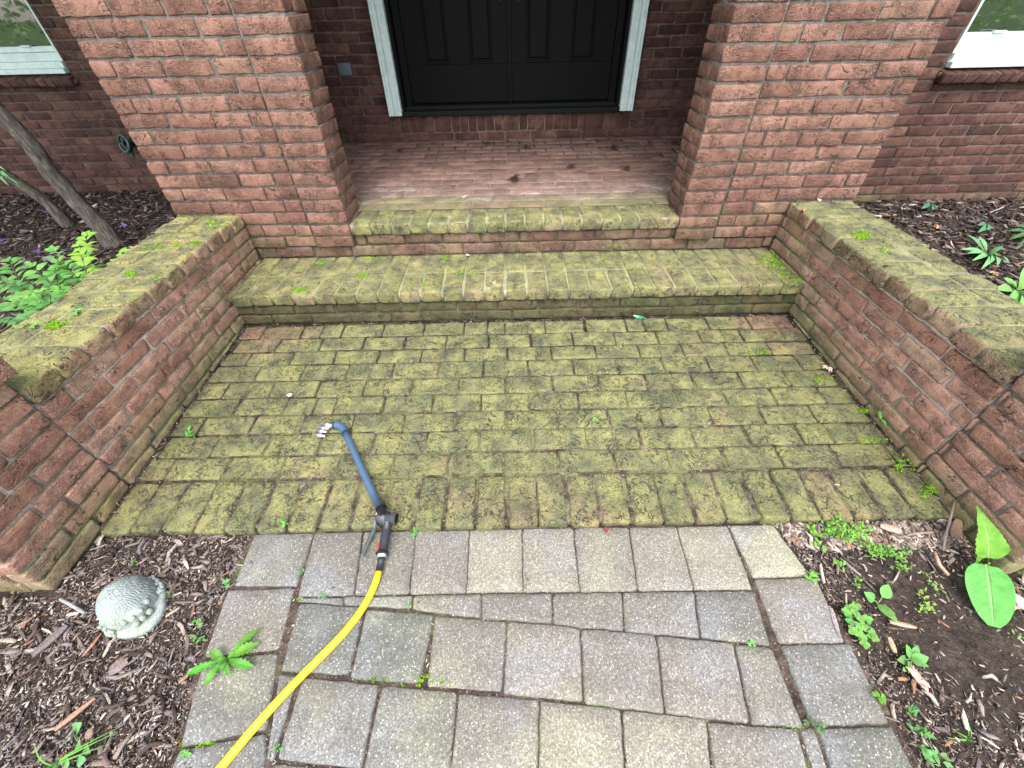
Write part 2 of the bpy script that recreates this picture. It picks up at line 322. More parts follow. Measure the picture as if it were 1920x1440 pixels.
class Bricks:
    """many rough bricks, each a real rounded block, in one mesh"""
    def __init__(s): s.V = []; s.Q = []; s.mi = []; s.bv = []; s.n = 0
    def add(s, c, h, A=None, res=.013, rad=.006, amp=.0022, mi=0, jit=.0015, rot=.006, col=None):
        h = np.maximum(np.array(h, float), .004); rad = min(rad, h.min()*.8)
        n = [max(3, int(round(2*q/res))) for q in h]; T, Q = template(*n)
        p = np.zeros(T.shape)
        for a in range(3):
            t = np.linspace(-h[a]+rad, h[a]-rad, n[a]-1); t = np.concatenate([[-h[a]], t, [h[a]]]); p[:, a] = t[T[:, a]]
        inn = np.clip(p, -h+rad, h-rad); d = p-inner if False else p-inn; L = np.linalg.norm(d, axis=1, keepdims=True)
        p = np.where(L > 1e-9, inn+d/np.maximum(L, 1e-9)*rad, p)
        o = rng.uniform(0, 500, 3)
        q1 = p*28+o; q2 = p*85+o
        if amp: p = p+amp*np.stack([vn(q1, 1), vn(q1, 2), vn(q1, 3)], 1)+amp*.55*np.stack([vn(q2, 4), vn(q2, 5), vn(q2, 6)], 1)
        r = rng.normal(0, rot, 3)
        Rm = np.array([[1, -r[2], r[1]], [r[2], 1, -r[0]], [-r[1], r[0], 1]]); p = p@Rm.T+rng.normal(0, jit, 3)
        if A is not None:
            p = p@np.array(A)                            # rows = local axes in world
            if np.linalg.det(np.array(A)) < 0: Q = Q[:, ::-1]
        s.V.append(p+np.array(c)); s.Q.append(Q+s.n); s.n += len(p); s.mi.append(np.full(len(Q), mi))
        cv = rng.uniform(0, 1, 3) if col is None else np.array([col, *rng.uniform(0, 1, 2)])
        s.bv.append(np.tile(cv, (len(p), 1)))
    def slab(s, lo, hi, A=None, O=(0, 0, 0), mi=1):    # plain mortar core
        lo = np.array(lo, float); hi = np.array(hi, float); T, Q = template(1, 1, 1)
        p = lo+(hi-lo)*T
        if A is not None:
            p = p@np.array(A)
            if np.linalg.det(np.array(A)) < 0: Q = Q[:, ::-1]
        s.V.append(p+np.array(O)); s.Q.append(Q+s.n); s.n += 8; s.mi.append(np.full(6, mi)); s.bv.append(np.full((8, 3), .5))
    def build(s, name, mats, parent=None):
        me = npmesh(name, np.vstack(s.V), np.vstack(s.Q), np.concatenate(s.mi), np.vstack(s.bv)); return link(name, me, mats, parent)
CH = .064; BM = .2032; JT = .010
def course(b, O, u, nrm, z, u0, u1, first, L=BM, ht=CH, dep=.04, jt=JT, mi=0, res=.013, amp=.0022, skip=None, **k):
    """one course on a vertical face: O face origin, u along it, nrm outward"""
    u = np.array(u, float); nrm = np.array(nrm, float); up = np.array([0, 0, 1.]); A = np.array([u, nrm, up])
    x = u0-(L-first if first < L else 0)
    if first < L: x = u0+first-L
    while x < u1-.012:
        a = max(x, u0); e = min(x+L, u1)
        if e-a > .02:
            if skip is None or not skip((a+e)/2):
                c = np.array(O, float)+u*((a+e)/2)-nrm*(dep/2)+up*(z+ht/2)
                b.add(c, ((e-a-jt)/2, dep/2, (ht-jt)/2), A, res=res, amp=amp, mi=mi, **k)
        x += L
def tube(pts, rad, seg=10, cap=True):
    """verts, quads of a tube through pts; rad scalar or list"""
    pts = [Vector(p) for p in pts]; n = len(pts); V = []; Q = []
    t0 = (pts[1]-pts[0]).normalized(); a = Vector((0, 0, 1)) if abs(t0.z) < .9 else Vector((1, 0, 0)); nx = t0.cross(a).normalized()
    for i, p in enumerate(pts):
        t = ((pts[min(i+1, n-1)]-pts[max(i-1, 0)])).normalized(); nx = (nx-t*nx.dot(t)).normalized(); ny = t.cross(nx)
        r = rad[i] if isinstance(rad, (list, tuple)) else rad
        for k in range(seg):
            an = 2*math.pi*k/seg; V.append(p+nx*(r*math.cos(an))+ny*(r*math.sin(an)))
    for i in range(n-1):
        for k in range(seg): Q.append((i*seg+k, i*seg+(k+1) % seg, (i+1)*seg+(k+1) % seg, (i+1)*seg+k))
    if cap:
        for i, f in ((0, 1), (n-1, 0)):
            c = len(V); V.append(pts[i])
            for k in range(seg):
                q = (i*seg+k, c, c, i*seg+(k+1) % seg); Q.append(q if f else q)
    return V, Q
class G:
    """generic polygon collector"""
    def __init__(s): s.V = []; s.F = []; s.C = []; s.UV = []
    def add(s, V, F, col=(.5, .5, .5), uv=None):
        o = len(s.V); s.V += [tuple(v) for v in V]
        for f in F:
            g = []
            for i in f:
                if i+o not in g: g.append(i+o)
            if len(g) > 2: s.F.append(g)
        s.C += [col]*len(V); s.UV += list(uv) if uv is not None else [(.5, .5)]*len(V)
    def tube(s, pts, rad, seg=10, col=(.5, .5, .5)): V, Q = tube(pts, rad, seg); s.add(V, Q, col)
    def box(s, c, h, A=None, bev=0., col=(.5, .5, .5)):
        h = [max(q, 1e-4) for q in h]; n = 3 if bev else 1; T, Q = template(n, n, n); hh = np.array(h); bev = min(bev, hh.min()*.9)
        if bev:
            g = [np.array([-q, -q+bev, q-bev, q]) for q in hh]; p = np.stack([g[a][T[:, a]] for a in range(3)], 1)
            inn = np.clip(p, -hh+bev, hh-bev); d = p-inn; L = np.linalg.norm(d, axis=1, keepdims=True); p = np.where(L > 1e-9, inn+d/np.maximum(L, 1e-9)*bev, p)
        else: p = (T*2-1)*hh
        if A is not None: p = p@np.array(A)
        s.add((p+np.array(c)).tolist(), Q.tolist(), col)
    def build(s, name, mats, parent=None, smooth=True):
        me = bpy.data.meshes.new(name); me.from_pydata(s.V, [], s.F); me.update()
        a = me.attributes.new('bv', 'FLOAT_COLOR', 'POINT'); a.data.foreach_set('color', np.hstack([np.array(s.C), np.ones((len(s.C), 1))]).astype(np.float32).ravel())
        u = me.uv_layers.new(name='UVMap'); vi = np.zeros(len(me.loops), np.int32); me.loops.foreach_get('vertex_index', vi)
        u.data.foreach_set('uv', np.array(s.UV, np.float32)[vi].ravel())
        return link(name, me, mats, parent, smooth)
def frame(d, up=(0, 0, 1)):
    d = Vector(d).normalized(); s = d.cross(Vector(up)).normalized(); n = s.cross(d); return [list(d), list(s), list(n)]

# ------------------------------------------------------------------ dimensions
XW = 1.3956; ZT = .176; ZA = .369; T = .373; ZC = .440; SL = .0395; DF = -1.046; YE = -.870; YP = -1.215
YB = 1.94; XJ = 1.058; XO = 1.722; XI = .8546; YR = 1.30; YL = 2.10; GZ = -.066
EX = np.eye(3)

# ------------------------------------------------------------------ brick landing (structure)
b = Bricks()
rows = [0, -.1, -.195, -.285, -.385, -.482, -.576, -.670, -.768, -.862]
ph = [.110, .223, .122, .212, .107, .203, .309, .211, .096]
vx = np.array([1, 0, 0.]); vy = np.array([0, math.cos(math.atan(SL)), math.sin(math.atan(SL))]); vz = np.cross(vx, vy); LA = np.array([vx, vy, vz])
for r in range(9):
    y0, y1 = rows[r]-.003, rows[r+1]+.003; x = -XW+.014+(ph[r] % BM)-BM
    while x < XW-.02:
        wv = BM*random.uniform(.985, 1.015); a, e = max(x, -XW+.014), min(x+wv, XW-.014)
        if e-a > .03:
            yc = (y0+y1)/2; g = 0.006*random.uniform(.7, 1.6)
            if random.random() < .06 and e-a > .15:      # some stretchers are two halves
                m_ = a+(e-a)*random.uniform(.4, .6)
                for aa, ee in ((a, m_), (m_, e)): b.add(((aa+ee)/2, yc, SL*yc-.018), ((ee-aa-.004)/2, (y0-y1)/2, .018), LA, res=.010, rad=.007, amp=.0026, rot=.006)
            else: b.add(((a+e)/2, yc, SL*yc-.018), ((e-a-g)/2, (y0-y1)/2, .018), LA, res=.010, rad=.007, amp=.0026, rot=.007)
        x += wv
for i in range(27):
    pw = (2*XW-.02)/27; x = -XW+.01+pw*(i+.5); y0 = -.868; y1 = DF-random.uniform(-.004, .004); yc = (y0+y1)/2
    b.add((x, yc, SL*yc-.028), ((pw-.011*random.uniform(.7, 1.4))/2, (y0-y1)/2, .028), LA, res=.010, rad=.008, amp=.003, rot=.009, jit=.002)
b.slab((-XW-.02, 1.045, -.075), (XW+.02, .03, -.0068), None, (0, 0, 0)) if False else None
Tm, Qm = template(1, 1, 1)
cor = np.array([[x, y, (SL*y-.0065 if z else -.16)] for (x, y, z) in [((-XW-.02, XW+.02)[t[0]], (DF+.012, .03)[t[1]], t[2]) for t in Tm]])
b.V.append(cor); b.Q.append(Qm+b.n); b.n += 8; b.mi.append(np.full(6, 1)); b.bv.append(np.full((8, 3), .5))
tag(b.build('landing', [M['land'], M['land_m']]), kind='structure', label='mossy brick landing laid in running bond below the steps')

# ------------------------------------------------------------------ brick steps
def header_row(b, xs0, xs1, n, y0, y1, z, th, mi, jt=.009, res=.011, amp=.0024, rad=.0065):
    pw = (xs1-xs0)/n
    for i in range(n):
        b.add((xs0+pw*(i+.5), (y0+y1)/2, z-th/2), ((pw-jt*random.uniform(.8, 1.3))/2, (y1-y0-jt)/2, th/2), EX, res=res, amp=amp, rad=rad, mi=mi)
st = empty('brick_steps', (0, .2, 0), 'mossy two-step brick stair between the low wing walls, leading up to the porch', 'steps')
YN1, YN2 = -.004, .352; RY1, RY2 = .014, .373
b = Bricks(); header_row(b, -XW+.003, XW-.003, 27, YN1, .188, ZT, .056, 0); header_row(b, -XW+.003, XW-.003, 27, .186, RY2+.02, ZT, .056, 0)
b.slab((-XW-.03, YN1+.014, ZT-.054), (XW+.03, RY2+.05, ZT-.0035)); b.build('tread', [M['tread'], M['tread_m']], st)
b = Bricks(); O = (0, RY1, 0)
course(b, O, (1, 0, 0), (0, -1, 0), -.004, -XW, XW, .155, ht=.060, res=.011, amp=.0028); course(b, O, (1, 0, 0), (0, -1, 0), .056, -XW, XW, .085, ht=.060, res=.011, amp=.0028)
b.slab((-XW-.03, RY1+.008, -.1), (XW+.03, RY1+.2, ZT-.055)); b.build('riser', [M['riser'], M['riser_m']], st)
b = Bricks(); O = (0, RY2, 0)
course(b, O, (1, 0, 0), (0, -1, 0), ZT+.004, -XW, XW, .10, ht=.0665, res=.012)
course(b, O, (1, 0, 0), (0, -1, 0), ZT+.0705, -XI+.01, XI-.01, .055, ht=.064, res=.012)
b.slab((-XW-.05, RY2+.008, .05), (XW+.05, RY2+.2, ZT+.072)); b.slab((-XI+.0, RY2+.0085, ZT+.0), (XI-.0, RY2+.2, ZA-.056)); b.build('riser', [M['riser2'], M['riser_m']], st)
b = Bricks(); n = 17; header_row(b, -XI+.012, XI-.004, n, YN2, .545, ZA, .058, 0)
b.slab((-XI, YN2+.012, ZA-.056), (XI, .55, ZA-.0035)); b.build('tread', [M['tread'], M['tread_m']], st)

# ------------------------------------------------------------------ porch floor (structure)
b = Bricks(); y = .545; r = 0
while y < YB:
    x = -1.66+(.1 if r % 2 else .0)+random.uniform(-.012, .012)-BM
    while x < 1.66:
        a, e = max(x, -1.66), min(x+BM, 1.66)
        if e-a > .03: b.add(((a+e)/2, y+.048, ZA-.015), ((e-a-.009)/2, .0435, .015), EX, res=.02, rad=.004, amp=.0014, rot=.003, jit=.0008)
        x += BM
    y += .0965; r += 1
b.slab((-1.7, .548, .2), (1.7, YB+.05, ZA-.0035)); tag(b.build('porch_floor', [M['porch'], M['porch_m']]), kind='structure', label='worn red brick porch floor before the front doors')

# ------------------------------------------------------------------ wing walls
def wing(s):
    side = 'left' if s < 0 else 'right'
    t = empty('brick_wall', (s*1.55, -.3, 0), ('low red brick wing wall with mossy yellow-green coping beside the leafy shrub' if s < 0 else 'low red brick wing wall with grey-green coping beside the big dock leaves'), 'brick wall', 'low walls flanking the steps')
    b = Bricks(); O = (s*XW, 0, 0); u = (0, 1, 0); nr = (-s, 0, 0)
    zc = -.002; hts = .0622
    for c in range(-1, 6):
        first = (.11, .20, .16, .06, .13, .19, .08)[c] if s > 0 else (.19, .10, .17, .06, .2, .09, .15)[c]
        u1 = .37
        course(b, O, u, nr, zc+c*hts, YE-.002, u1, first, ht=hts, res=.010, amp=.0026, dep=.06, rad=.0055, rot=.006, jit=.0014, jt=.0095)
    # below grade courses beyond the landing
    b.slab((YE, -.30, -.12), (.39, -.0095, ZC-.058), np.array([[0, 1, 0], [-s, 0, 0], [0, 0, 1]]), (s*XW, 0, 0))
    O2 = (s*(XW+.30), 0, 0)
    for c in range(7): course(b, O2, u, (s, 0, 0), -.064+c*hts, YE, .37, .1 if c % 2 else .2, ht=hts, res=.02, dep=.05)
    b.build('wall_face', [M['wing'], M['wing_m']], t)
    b = Bricks(); n = 12; p0, p1 = YE, .362; pw = (p1-p0)/n
    for i in range(n):
        yc = p0+pw*(i+.5); a = random.uniform(-.004, .004)
        b.add((s*(XW-.012+.1+a), yc, ZC-.0305), (.098, (pw-.008)/2, .0305), EX, res=.010, amp=.0032, rad=.008, rot=.010, jit=.002)
        e = random.uniform(-.008, .012)
        b.add((s*(XW+.193+.060+e/2), yc+random.uniform(-.01, .01), ZC-.031), (.056+e/2, (pw-.008)/2, .029), EX, res=.012, amp=.0035, rad=.008, rot=.012)
    b.slab((min(s*(XW+.0), s*(XW+.295)), p0+.004, ZC-.056), (max(s*(XW+.0), s*(XW+.295)), p1+.004, ZC-.005)); b.build('coping', [M['cope'] if s < 0 else M['cope_r'], M['cope_m']], t)
    # taller end pier
    b = Bricks(); 
    for c in range(10):
        z = -.126+c*hts; first = (.2032, .10)[c % 2]
        course(b, O, u, nr, z, YP, YE-.001, (.14, .22)[c % 2] if s < 0 else (.22, .12)[c % 2], ht=hts, res=.010, amp=.0026, dep=.06, rad=.0055, rot=.006, jit=.0014, jt=.0095)
        x0, x1 = (s*XW, s*(XW+.36)) if s > 0 else (s*(XW+.36), s*XW)
        course(b, (0, YP, 0), (1, 0, 0), (0, -1, 0), z, x0+(.06 if s > 0 else 0), x1-(0 if s > 0 else .06), first, ht=hts, res=.014, dep=.05)
        if z > ZC: course(b, (0, YE, 0), (-1, 0, 0), (0, 1, 0), z, -x1, -x0, first, ht=hts, res=.016, dep=.05)
    b.slab((YP+.0095, -.36, -.2), (YE-.006, -.0095, .493), np.array([[0, 1, 0], [-s, 0, 0], [0, 0, 1]]), (s*XW, 0, 0))
    for i in range(4): b.add((s*(XW+.17), YP+.045+.0915*i, .524), (.195, .043, .029), EX, res=.014)
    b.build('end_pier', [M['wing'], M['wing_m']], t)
    return t
wing(-1); wing(1)

# ------------------------------------------------------------------ the house
H = empty('brick_house', (0, YB, 0), 'red brick house front with dark double doors between two porch pillars', 'house')
ZTOP = 2.9
def pillar(s):
    b = Bricks(); Yf = .366; Yp = .353; z0 = ZT+.0705; k = 0
    while z0+k*CH < ZTOP:
        z = z0+k*CH; far = z > 1.7; rs = .03 if far else .012; am = .0026
        # pilaster: one stretcher wide, brick ends and a second brick on its inner side
        xa, xb = sorted((s*XI, s*(XJ-.003)))
        if k % 2: deps = ((0, .098), (.104, .229))
        else: deps = ((0, .229),)
        for d0, d1 in deps: b.add(((xa+xb)/2, Yp+(d0+d1)/2, z+CH/2), ((xb-xa-.004)/2, (d1-d0-.004)/2, (CH-JT)/2), EX, res=rs, amp=am, rad=.0042)
        # shaft
        xx = 0
        for ln in ((.203, .203, .165, .090) if k % 2 else (.095, .203, .204, .159)):
            b.add((s*(XO-xx-ln/2), Yf+.045, z+CH/2), ((ln-JT*random.uniform(.8, 1.2))/2, .045, (CH-JT)/2), EX, res=rs, amp=am, rad=.0042); xx += ln
        course(b, (s*XO, 0, 0), (0, 1, 0), (s, 0, 0), z, Yf+.09, (YL if s < 0 else YR)-.001, .10 if k % 2 else .2, res=.035, amp=.001)
        k += 1
    xa, xb = sorted((s*(XI+.008), s*(XO-.008)))
    b.slab((xa, Yf+.008, z0+.003), (xb, Yp+.222, ZTOP))
    xa, xb = sorted((s*(XI+.0085), s*(XJ-.0)))
    b.slab((xa, Yp+.008, z0+.004), (xb, Yp+.22, ZTOP-.01))
    xa, xb = sorted((s*(XO-.05), s*(XO-.0085)))
    b.slab((xa, Yp+.2, -.1), (xb, (YL if s < 0 else YR)+.05, ZTOP-.005))
    o = b.build('pillar', [M['red'], M['red_m']], H); o['label'] = 'left porch pillar of rough red brick' if s < 0 else 'right porch pillar of rough red brick'
    b = Bricks(); k = 0                                   # porch side wall
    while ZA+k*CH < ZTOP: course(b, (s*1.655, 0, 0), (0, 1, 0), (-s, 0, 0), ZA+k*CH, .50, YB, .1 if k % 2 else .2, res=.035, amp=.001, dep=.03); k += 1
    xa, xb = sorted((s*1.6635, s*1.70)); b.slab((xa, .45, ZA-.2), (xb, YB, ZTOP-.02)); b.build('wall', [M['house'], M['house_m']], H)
pillar(-1); pillar(1)
# back wall round the doors
ZD = .560; XD = .836; XF = .934
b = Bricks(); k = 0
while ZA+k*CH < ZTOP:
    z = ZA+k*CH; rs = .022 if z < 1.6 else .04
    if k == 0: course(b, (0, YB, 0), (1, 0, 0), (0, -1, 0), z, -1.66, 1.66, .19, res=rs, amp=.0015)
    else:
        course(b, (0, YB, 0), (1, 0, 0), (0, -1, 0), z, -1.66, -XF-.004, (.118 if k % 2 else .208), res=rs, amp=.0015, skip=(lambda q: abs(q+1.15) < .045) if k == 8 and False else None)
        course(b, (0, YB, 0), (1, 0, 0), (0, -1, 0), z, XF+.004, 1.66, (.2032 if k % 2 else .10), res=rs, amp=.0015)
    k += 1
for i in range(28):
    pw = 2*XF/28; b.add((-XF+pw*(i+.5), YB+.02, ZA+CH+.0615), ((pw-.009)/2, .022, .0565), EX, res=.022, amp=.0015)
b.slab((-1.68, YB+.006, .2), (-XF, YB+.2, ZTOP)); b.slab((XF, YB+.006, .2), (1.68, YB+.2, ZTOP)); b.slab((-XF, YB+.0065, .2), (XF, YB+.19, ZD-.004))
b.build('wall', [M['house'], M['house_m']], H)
# window walls
def wwall(s, yw, xw, zs):
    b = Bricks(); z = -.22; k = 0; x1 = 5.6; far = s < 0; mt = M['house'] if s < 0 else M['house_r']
    while z < ZTOP:
        rs = (.02 if z < 1.3 else .05)
        zz = z+CH > zs+.0 and z < 2.15
        fi = (.12 if k % 2 else .19)
        lo = XO-.03
        course(b, (0, yw, 0), (s, 0, 0), (0, -1, 0), z, lo, xw-.004 if zz else x1, fi, res=rs, amp=.0018)
        if zz: course(b, (0, yw, 0), (s, 0, 0), (0, -1, 0), z, xw+1.25, x1, fi, res=rs, amp=.0018)
        z += CH; k += 1
    A = np.array([[s, 0, 0], [0, 1, 0], [0, 0, 1]])
    b.slab((lo, yw+.007, -.4), (xw-.0, yw+.2, ZTOP), A); b.slab((xw, yw+.0075, -.4), (x1, yw+.19, zs-.02), A)
    b.slab((xw+1.25, yw+.0078, zs-.02), (x1, yw+.18, ZTOP-.01), A); b.slab((xw-.0, yw+.0082, 2.15), (xw+1.25, yw+.18, ZTOP-.01), A)
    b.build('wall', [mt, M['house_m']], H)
    W = empty('window', (s*(xw+.6), yw, zs)); W.parent = H; W.matrix_parent_inverse = Matrix.Translation(-H.location)
    def sub(g, nm, m, sm=False):
        o = g.build(nm, [m], None, sm); o.parent = W
        o.matrix_parent_inverse = Matrix.Translation(-(W.location)); return o
    # sloping rowlock sill
    b = Bricks(); a = R(13); ca, sa = math.cos(a), math.sin(a); A2 = np.array([[1, 0, 0], [0, ca, sa], [0, -sa, ca]]); x = xw-.03
    while x < xw+1.28: b.add((s*(x+.034), yw+.042, zs-.028), (.029, .105, .026), A2, res=.014, amp=.002, mi=0); x += .068
    A3 = np.array([[s, 0, 0], [0, ca, sa], [0, -s*sa*0-sa, ca]])
    me = b
    T8, Q8 = template(1, 1, 1); p = (np.array([[xw-.025, -.092, -.024], [xw+1.27, .10, .0215]])[T8[:, 0], 0], np.array([-.096, .10])[T8[:, 1]], np.array([-.024, .0215])[T8[:, 2]])
    pp_ = np.stack([p[0]*s, yw+.042+p[1]*ca-p[2]*sa, zs-.028+p[1]*sa+p[2]*ca], 1); b.V.append(pp_); b.Q.append(Q8+b.n); b.n += 8; b.mi.append(np.full(6, 1)); b.bv.append(np.full((8, 3), .5))
    o = b.build('sill', [mt, M['house_m']]); o.parent = W; o.matrix_parent_inverse = Matrix.Translation(-W.location)
    g = G(); X0, X1 = xw, xw+1.25; c = s*(X0+X1)/2; hw = (X1-X0)/2; zb = zs+.004
    g.box((c, yw+.035, zb+.012), (hw, .068, .016), bev=.004); g.box((c, yw+.06, zb+.048), (hw-.012, .06, .020), bev=.004)
    g.box((c, yw+.085, zb+.094), (hw-.02, .045, .026), bev=.004); g.box((c, yw+.11, zb+.138), (hw-.03, .024, .017), bev=.004)
    for e in (-1, 1):
        g.box((c+e*(hw-.018), yw+.08, zb+.66), (.018, .05, .62), bev=.004); g.box((c+e*(hw-.045), yw+.105, zb+.70), (.016, .028, .56), bev=.004)
    g.box((c, yw+.08, zb+1.27), (hw, .05, .03), bev=.004); g.box((c, yw+.112, zb+.70), (hw-.05, .02, .018), bev=.003)
    g.box((c-s*.35, yw+.082, zb+.158), (.035, .012, .006), bev=.002)
    sub(g, 'frame', M['white'])
    g = G(); g.box((c, yw+.125, zb+.70), (hw-.05, .004, .56)); sub(g, 'pane', M['glass'])
    g = G(); g.box((c, yw+.22, zb+.66), (hw+.02, .01, .66)); sub(g, 'interior', M['dark_room'])
wwall(1, YR, 2.638, .868); wwall(-1, YL, 3.345, .862)
# roof and soffit
g = G(); g.box((0, 3.1, ZTOP+.12), (6.4, 2.6, .10)); g.box((0, .95, ZTOP+.06), (1.95, .85, .05)); g.build('roof', [M['soffit']], H, False)
g = G(); g.box((0, .50, 2.66), (XI+.02, .12, .26)); g.build('shade_lintel', [M['soffit']], H, False)  # unseen beam added to keep high sky light off the porch back
# door frame, doors, threshold
g = G()
for s in (-1, 1):
    xm = s*(XF+XD)/2
    g.box((xm, YB-.008, (ZD+2.75)/2), ((XF-XD)/2, .030, (2.75-ZD)/2), bev=.004)
    g.box((xm-s*.018, YB-.040, (ZD+2.75)/2), (.021, .010, (2.75-ZD)/2-.002), bev=.004)
    g.box((xm+s*.038, YB-.042, (ZD+2.75)/2), (.009, .014, (2.75-ZD)/2-.003), bev=.003)
    g.box((xm-s*.043, YB-.034, (ZD+2.75)/2), (.005, .008, (2.75-ZD)/2-.004), bev=.002)
g.box((0, YB-.008, 2.79), (XF, .03, .045), bev=.004); g.build('door_frame', [M['white']], H, False)
for s in (-1, 1): g = G(); g.box((s*(XD-.012), YB+.075, 1.7), (.012, .075, 1.1)); g.box((s*(XD-.045), YB+.115, 1.7), (.024, .02, 1.1), bev=.003); g.build('door_jamb', [M['door']], H, False)
g = G(); g.box((0, YB+.045, ZD+.012), (XD, .085, .016), bev=.005); g.box((0, YB+.075, ZD+.036), (XD-.01, .03, .012), bev=.004)
g.build('threshold', [M['black_iron']], H, False)
YDR = YB+.15
g = G(); g.box((0, YB+.34, 1.7), (1.0, .02, 1.3)); g.build('interior', [M['dark_room']], H, False)
def door(s):
    D = empty('door', (s*.4, YDR, ZD)); D.parent = H; D.matrix_parent_inverse = Matrix.Translation(-H.location)
    def sub(g, nm, m):
        o = g.build(nm, [m], None, False); o.parent = D; o.matrix_parent_inverse = Matrix.Translation(-D.location)
    x0, x1 = s*.006, s*(XD-.03); xc = (x0+x1)/2; hw = abs(x1-x0)/2
    g = G(); zb, zt = ZD+.055, 2.72
    pan = (.205, .535); pw = .085
    zp = ZD+.30
    g.box((xc, YDR+.03, (zb+zt)/2), (hw, .018, (zt-zb)/2)); 
    g.box((xc, YDR, (zb+zp)/2), (hw, .012, (zp-zb)/2), bev=.002)
    ed = [0, pan[0]-pw, pan[0]+pw, pan[1]-pw, pan[1]+pw, 2*hw]
    for i in (0, 2, 4):
        a, e = ed[i], ed[i+1]; g.box((x0+s*(a+e)/2, YDR, (zp+zt)/2), ((e-a)/2, .012, (zt-zp)/2-.001), bev=.002)
    g.box((s*.0, YDR-.016, 0), (.0001, .0001, .0001)) if False else None
    sub(g, 'leaf', M['door'])
    for pc in pan:
        g = G(); X = x0+s*pc
        g.box((X, YDR+.006, (zp+zt)/2), (pw-.022, .010, (zt-zp)/2-.03), bev=.006)
        for e in (-1, 1): g.box((X+e*(pw-.006), YDR-.006, (zp+zt)/2), (.007, .010, (zt-zp)/2-.004), bev=.004)
        g.box((X, YDR-.006, zp+.008), (pw, .010, .007), bev=.004); sub(g, 'panel', M['door'])
    if s > 0: g = G(); g.box((0, YDR-.02, 1.65), (.016, .008, 1.04), bev=.003); sub(g, 'astragal', M['door'])
    hp = aty(936 if s < 0 else 974, 2, YDR-.02)
    g = G(); g.box((hp.x, YDR-.018, hp.z+.09), (.020, .006, .105), bev=.004)
    g.tube([(hp.x, YDR-.02, hp.z+.15), (hp.x, YDR-.055, hp.z+.15), (hp.x+s*.03, YDR-.065, hp.z+.15), (hp.x+s*.10, YDR-.065, hp.z+.145)], .009, 8); sub(g, 'handle', M['black_iron'])
door(-1); door(1)
g = G(); q0 = aty(632, 118, YB); q1 = aty(660, 141, YB); g.box(((q0.x+q1.x)/2+.004, YB-.008, (q0.z+q1.z)/2), ((q1.x-q0.x)/2+.003, .012, abs(q0.z-q1.z)/2), bev=.004)
tag(g.build('cover_plate', [M['plate']]), 'small square grey metal cover plate on the dark porch wall left of the doors', 'cover plate')
# green wall tap
p = aty(243, 273, YL-.10); tp = empty('wall_tap', (p.x, YL, p.z), 'dark green outdoor tap with round handwheel on the shaded wall behind the left pillar', 'tap')
g = G(); g.tube([(p.x, YL+.01, p.z), (p.x, YL-.03, p.z)], [.055, .05], 20); g.tube([(p.x, YL-.02, p.z), (p.x, YL-.10, p.z-.005)], .018, 12)
g.tube([(p.x, YL-.08, p.z), (p.x, YL-.12, p.z-.03), (p.x, YL-.13, p.z-.08)], [.016, .018, .015], 12); g.build('spout', [M['green_iron']], tp)
g = G(); ax = Vector((-.35, -.8, .25)).normalized(); c = Vector((p.x-.02, YL-.12, p.z+.02)); A = frame(ax); e1, e2 = Vector(A[1]), Vector(A[2])
ring = [c+e1*(.062*math.cos(2*math.pi*i/20))+e2*(.062*math.sin(2*math.pi*i/20)) for i in range(21)]; g.tube(ring, .010, 8)
for i in range(3): a = 2*math.pi*i/3; g.tube([c, c+e1*(.06*math.cos(a))+e2*(.06*math.sin(a))], .007, 6)
g.tube([c-ax*.04, c+ax*.012], .014, 10); g.build('handwheel', [M['green_iron']], tp)

# ------------------------------------------------------------------ ground, path
def fbm(p, s=0): return vn(p, s)+.5*vn(p*2.1, s+3)+.25*vn(p*4.3, s+5)
def gz(x, y):
    """height of the soil"""
    x = np.asarray(x, float); y = np.asarray(y, float)
    inner = (np.abs(x) < XW+.15); back = np.where(x < 0, -.03+.08*np.clip((YL-y)/1.5, 0, 1), .045+.03*np.clip((YR-y)/1.2, 0, 1))
    z = np.where(y < -1.02, GZ-.006, back)
    z = np.where((y >= -1.3) & (np.abs(x) > XW+.15), np.where(y < -1.0, GZ+(back-GZ)*np.clip((y+1.3)/.3, 0, 1), back), z)
    q = np.stack([x*7, y*7, x*0], -1).reshape(-1, 3)
    return z+.006*fbm(q, 2).reshape(x.shape)
def grid(name, x0, x1, y0, y1, step, mat, zoff=0., mask=None):
    xs = np.arange(x0, x1+step/2, step); ys = np.arange(y0, y1+step/2, step); X, Y = np.meshgrid(xs, ys); Z = gz(X, Y)+zoff
    V = np.stack([X, Y, Z], -1).reshape(-1, 3); nx = len(xs); i = np.arange(len(ys)-1)[:, None]*nx+np.arange(nx-1); i = i.ravel()
    return link(name, npmesh(name, V, np.stack([i, i+1, i+nx+1, i+nx], 1)), [mat])
g = G(); g.add([(-60, -60, -.13), (60, -60, -.13), (60, 60, -.13), (-60, 60, -.13)], [(0, 1, 2, 3)]); tag(g.build('ground', [M['lawn']]), kind='structure')
tag(grid('soil', -2.6, 2.6, -2.75, -1.035, .02, M['soil']), kind='structure', label='dark soil beside the paver path')
tag(grid('soil', -5.2, -1.62, -1.34, YL+.02, .04, M['soil']), kind='structure', label='dark soil of the left shrub bed'); tag(grid('soil', 1.62, 5.2, -1.34, YR+.02, .04, M['soil']), kind='structure', label='dark soil of the right bed')
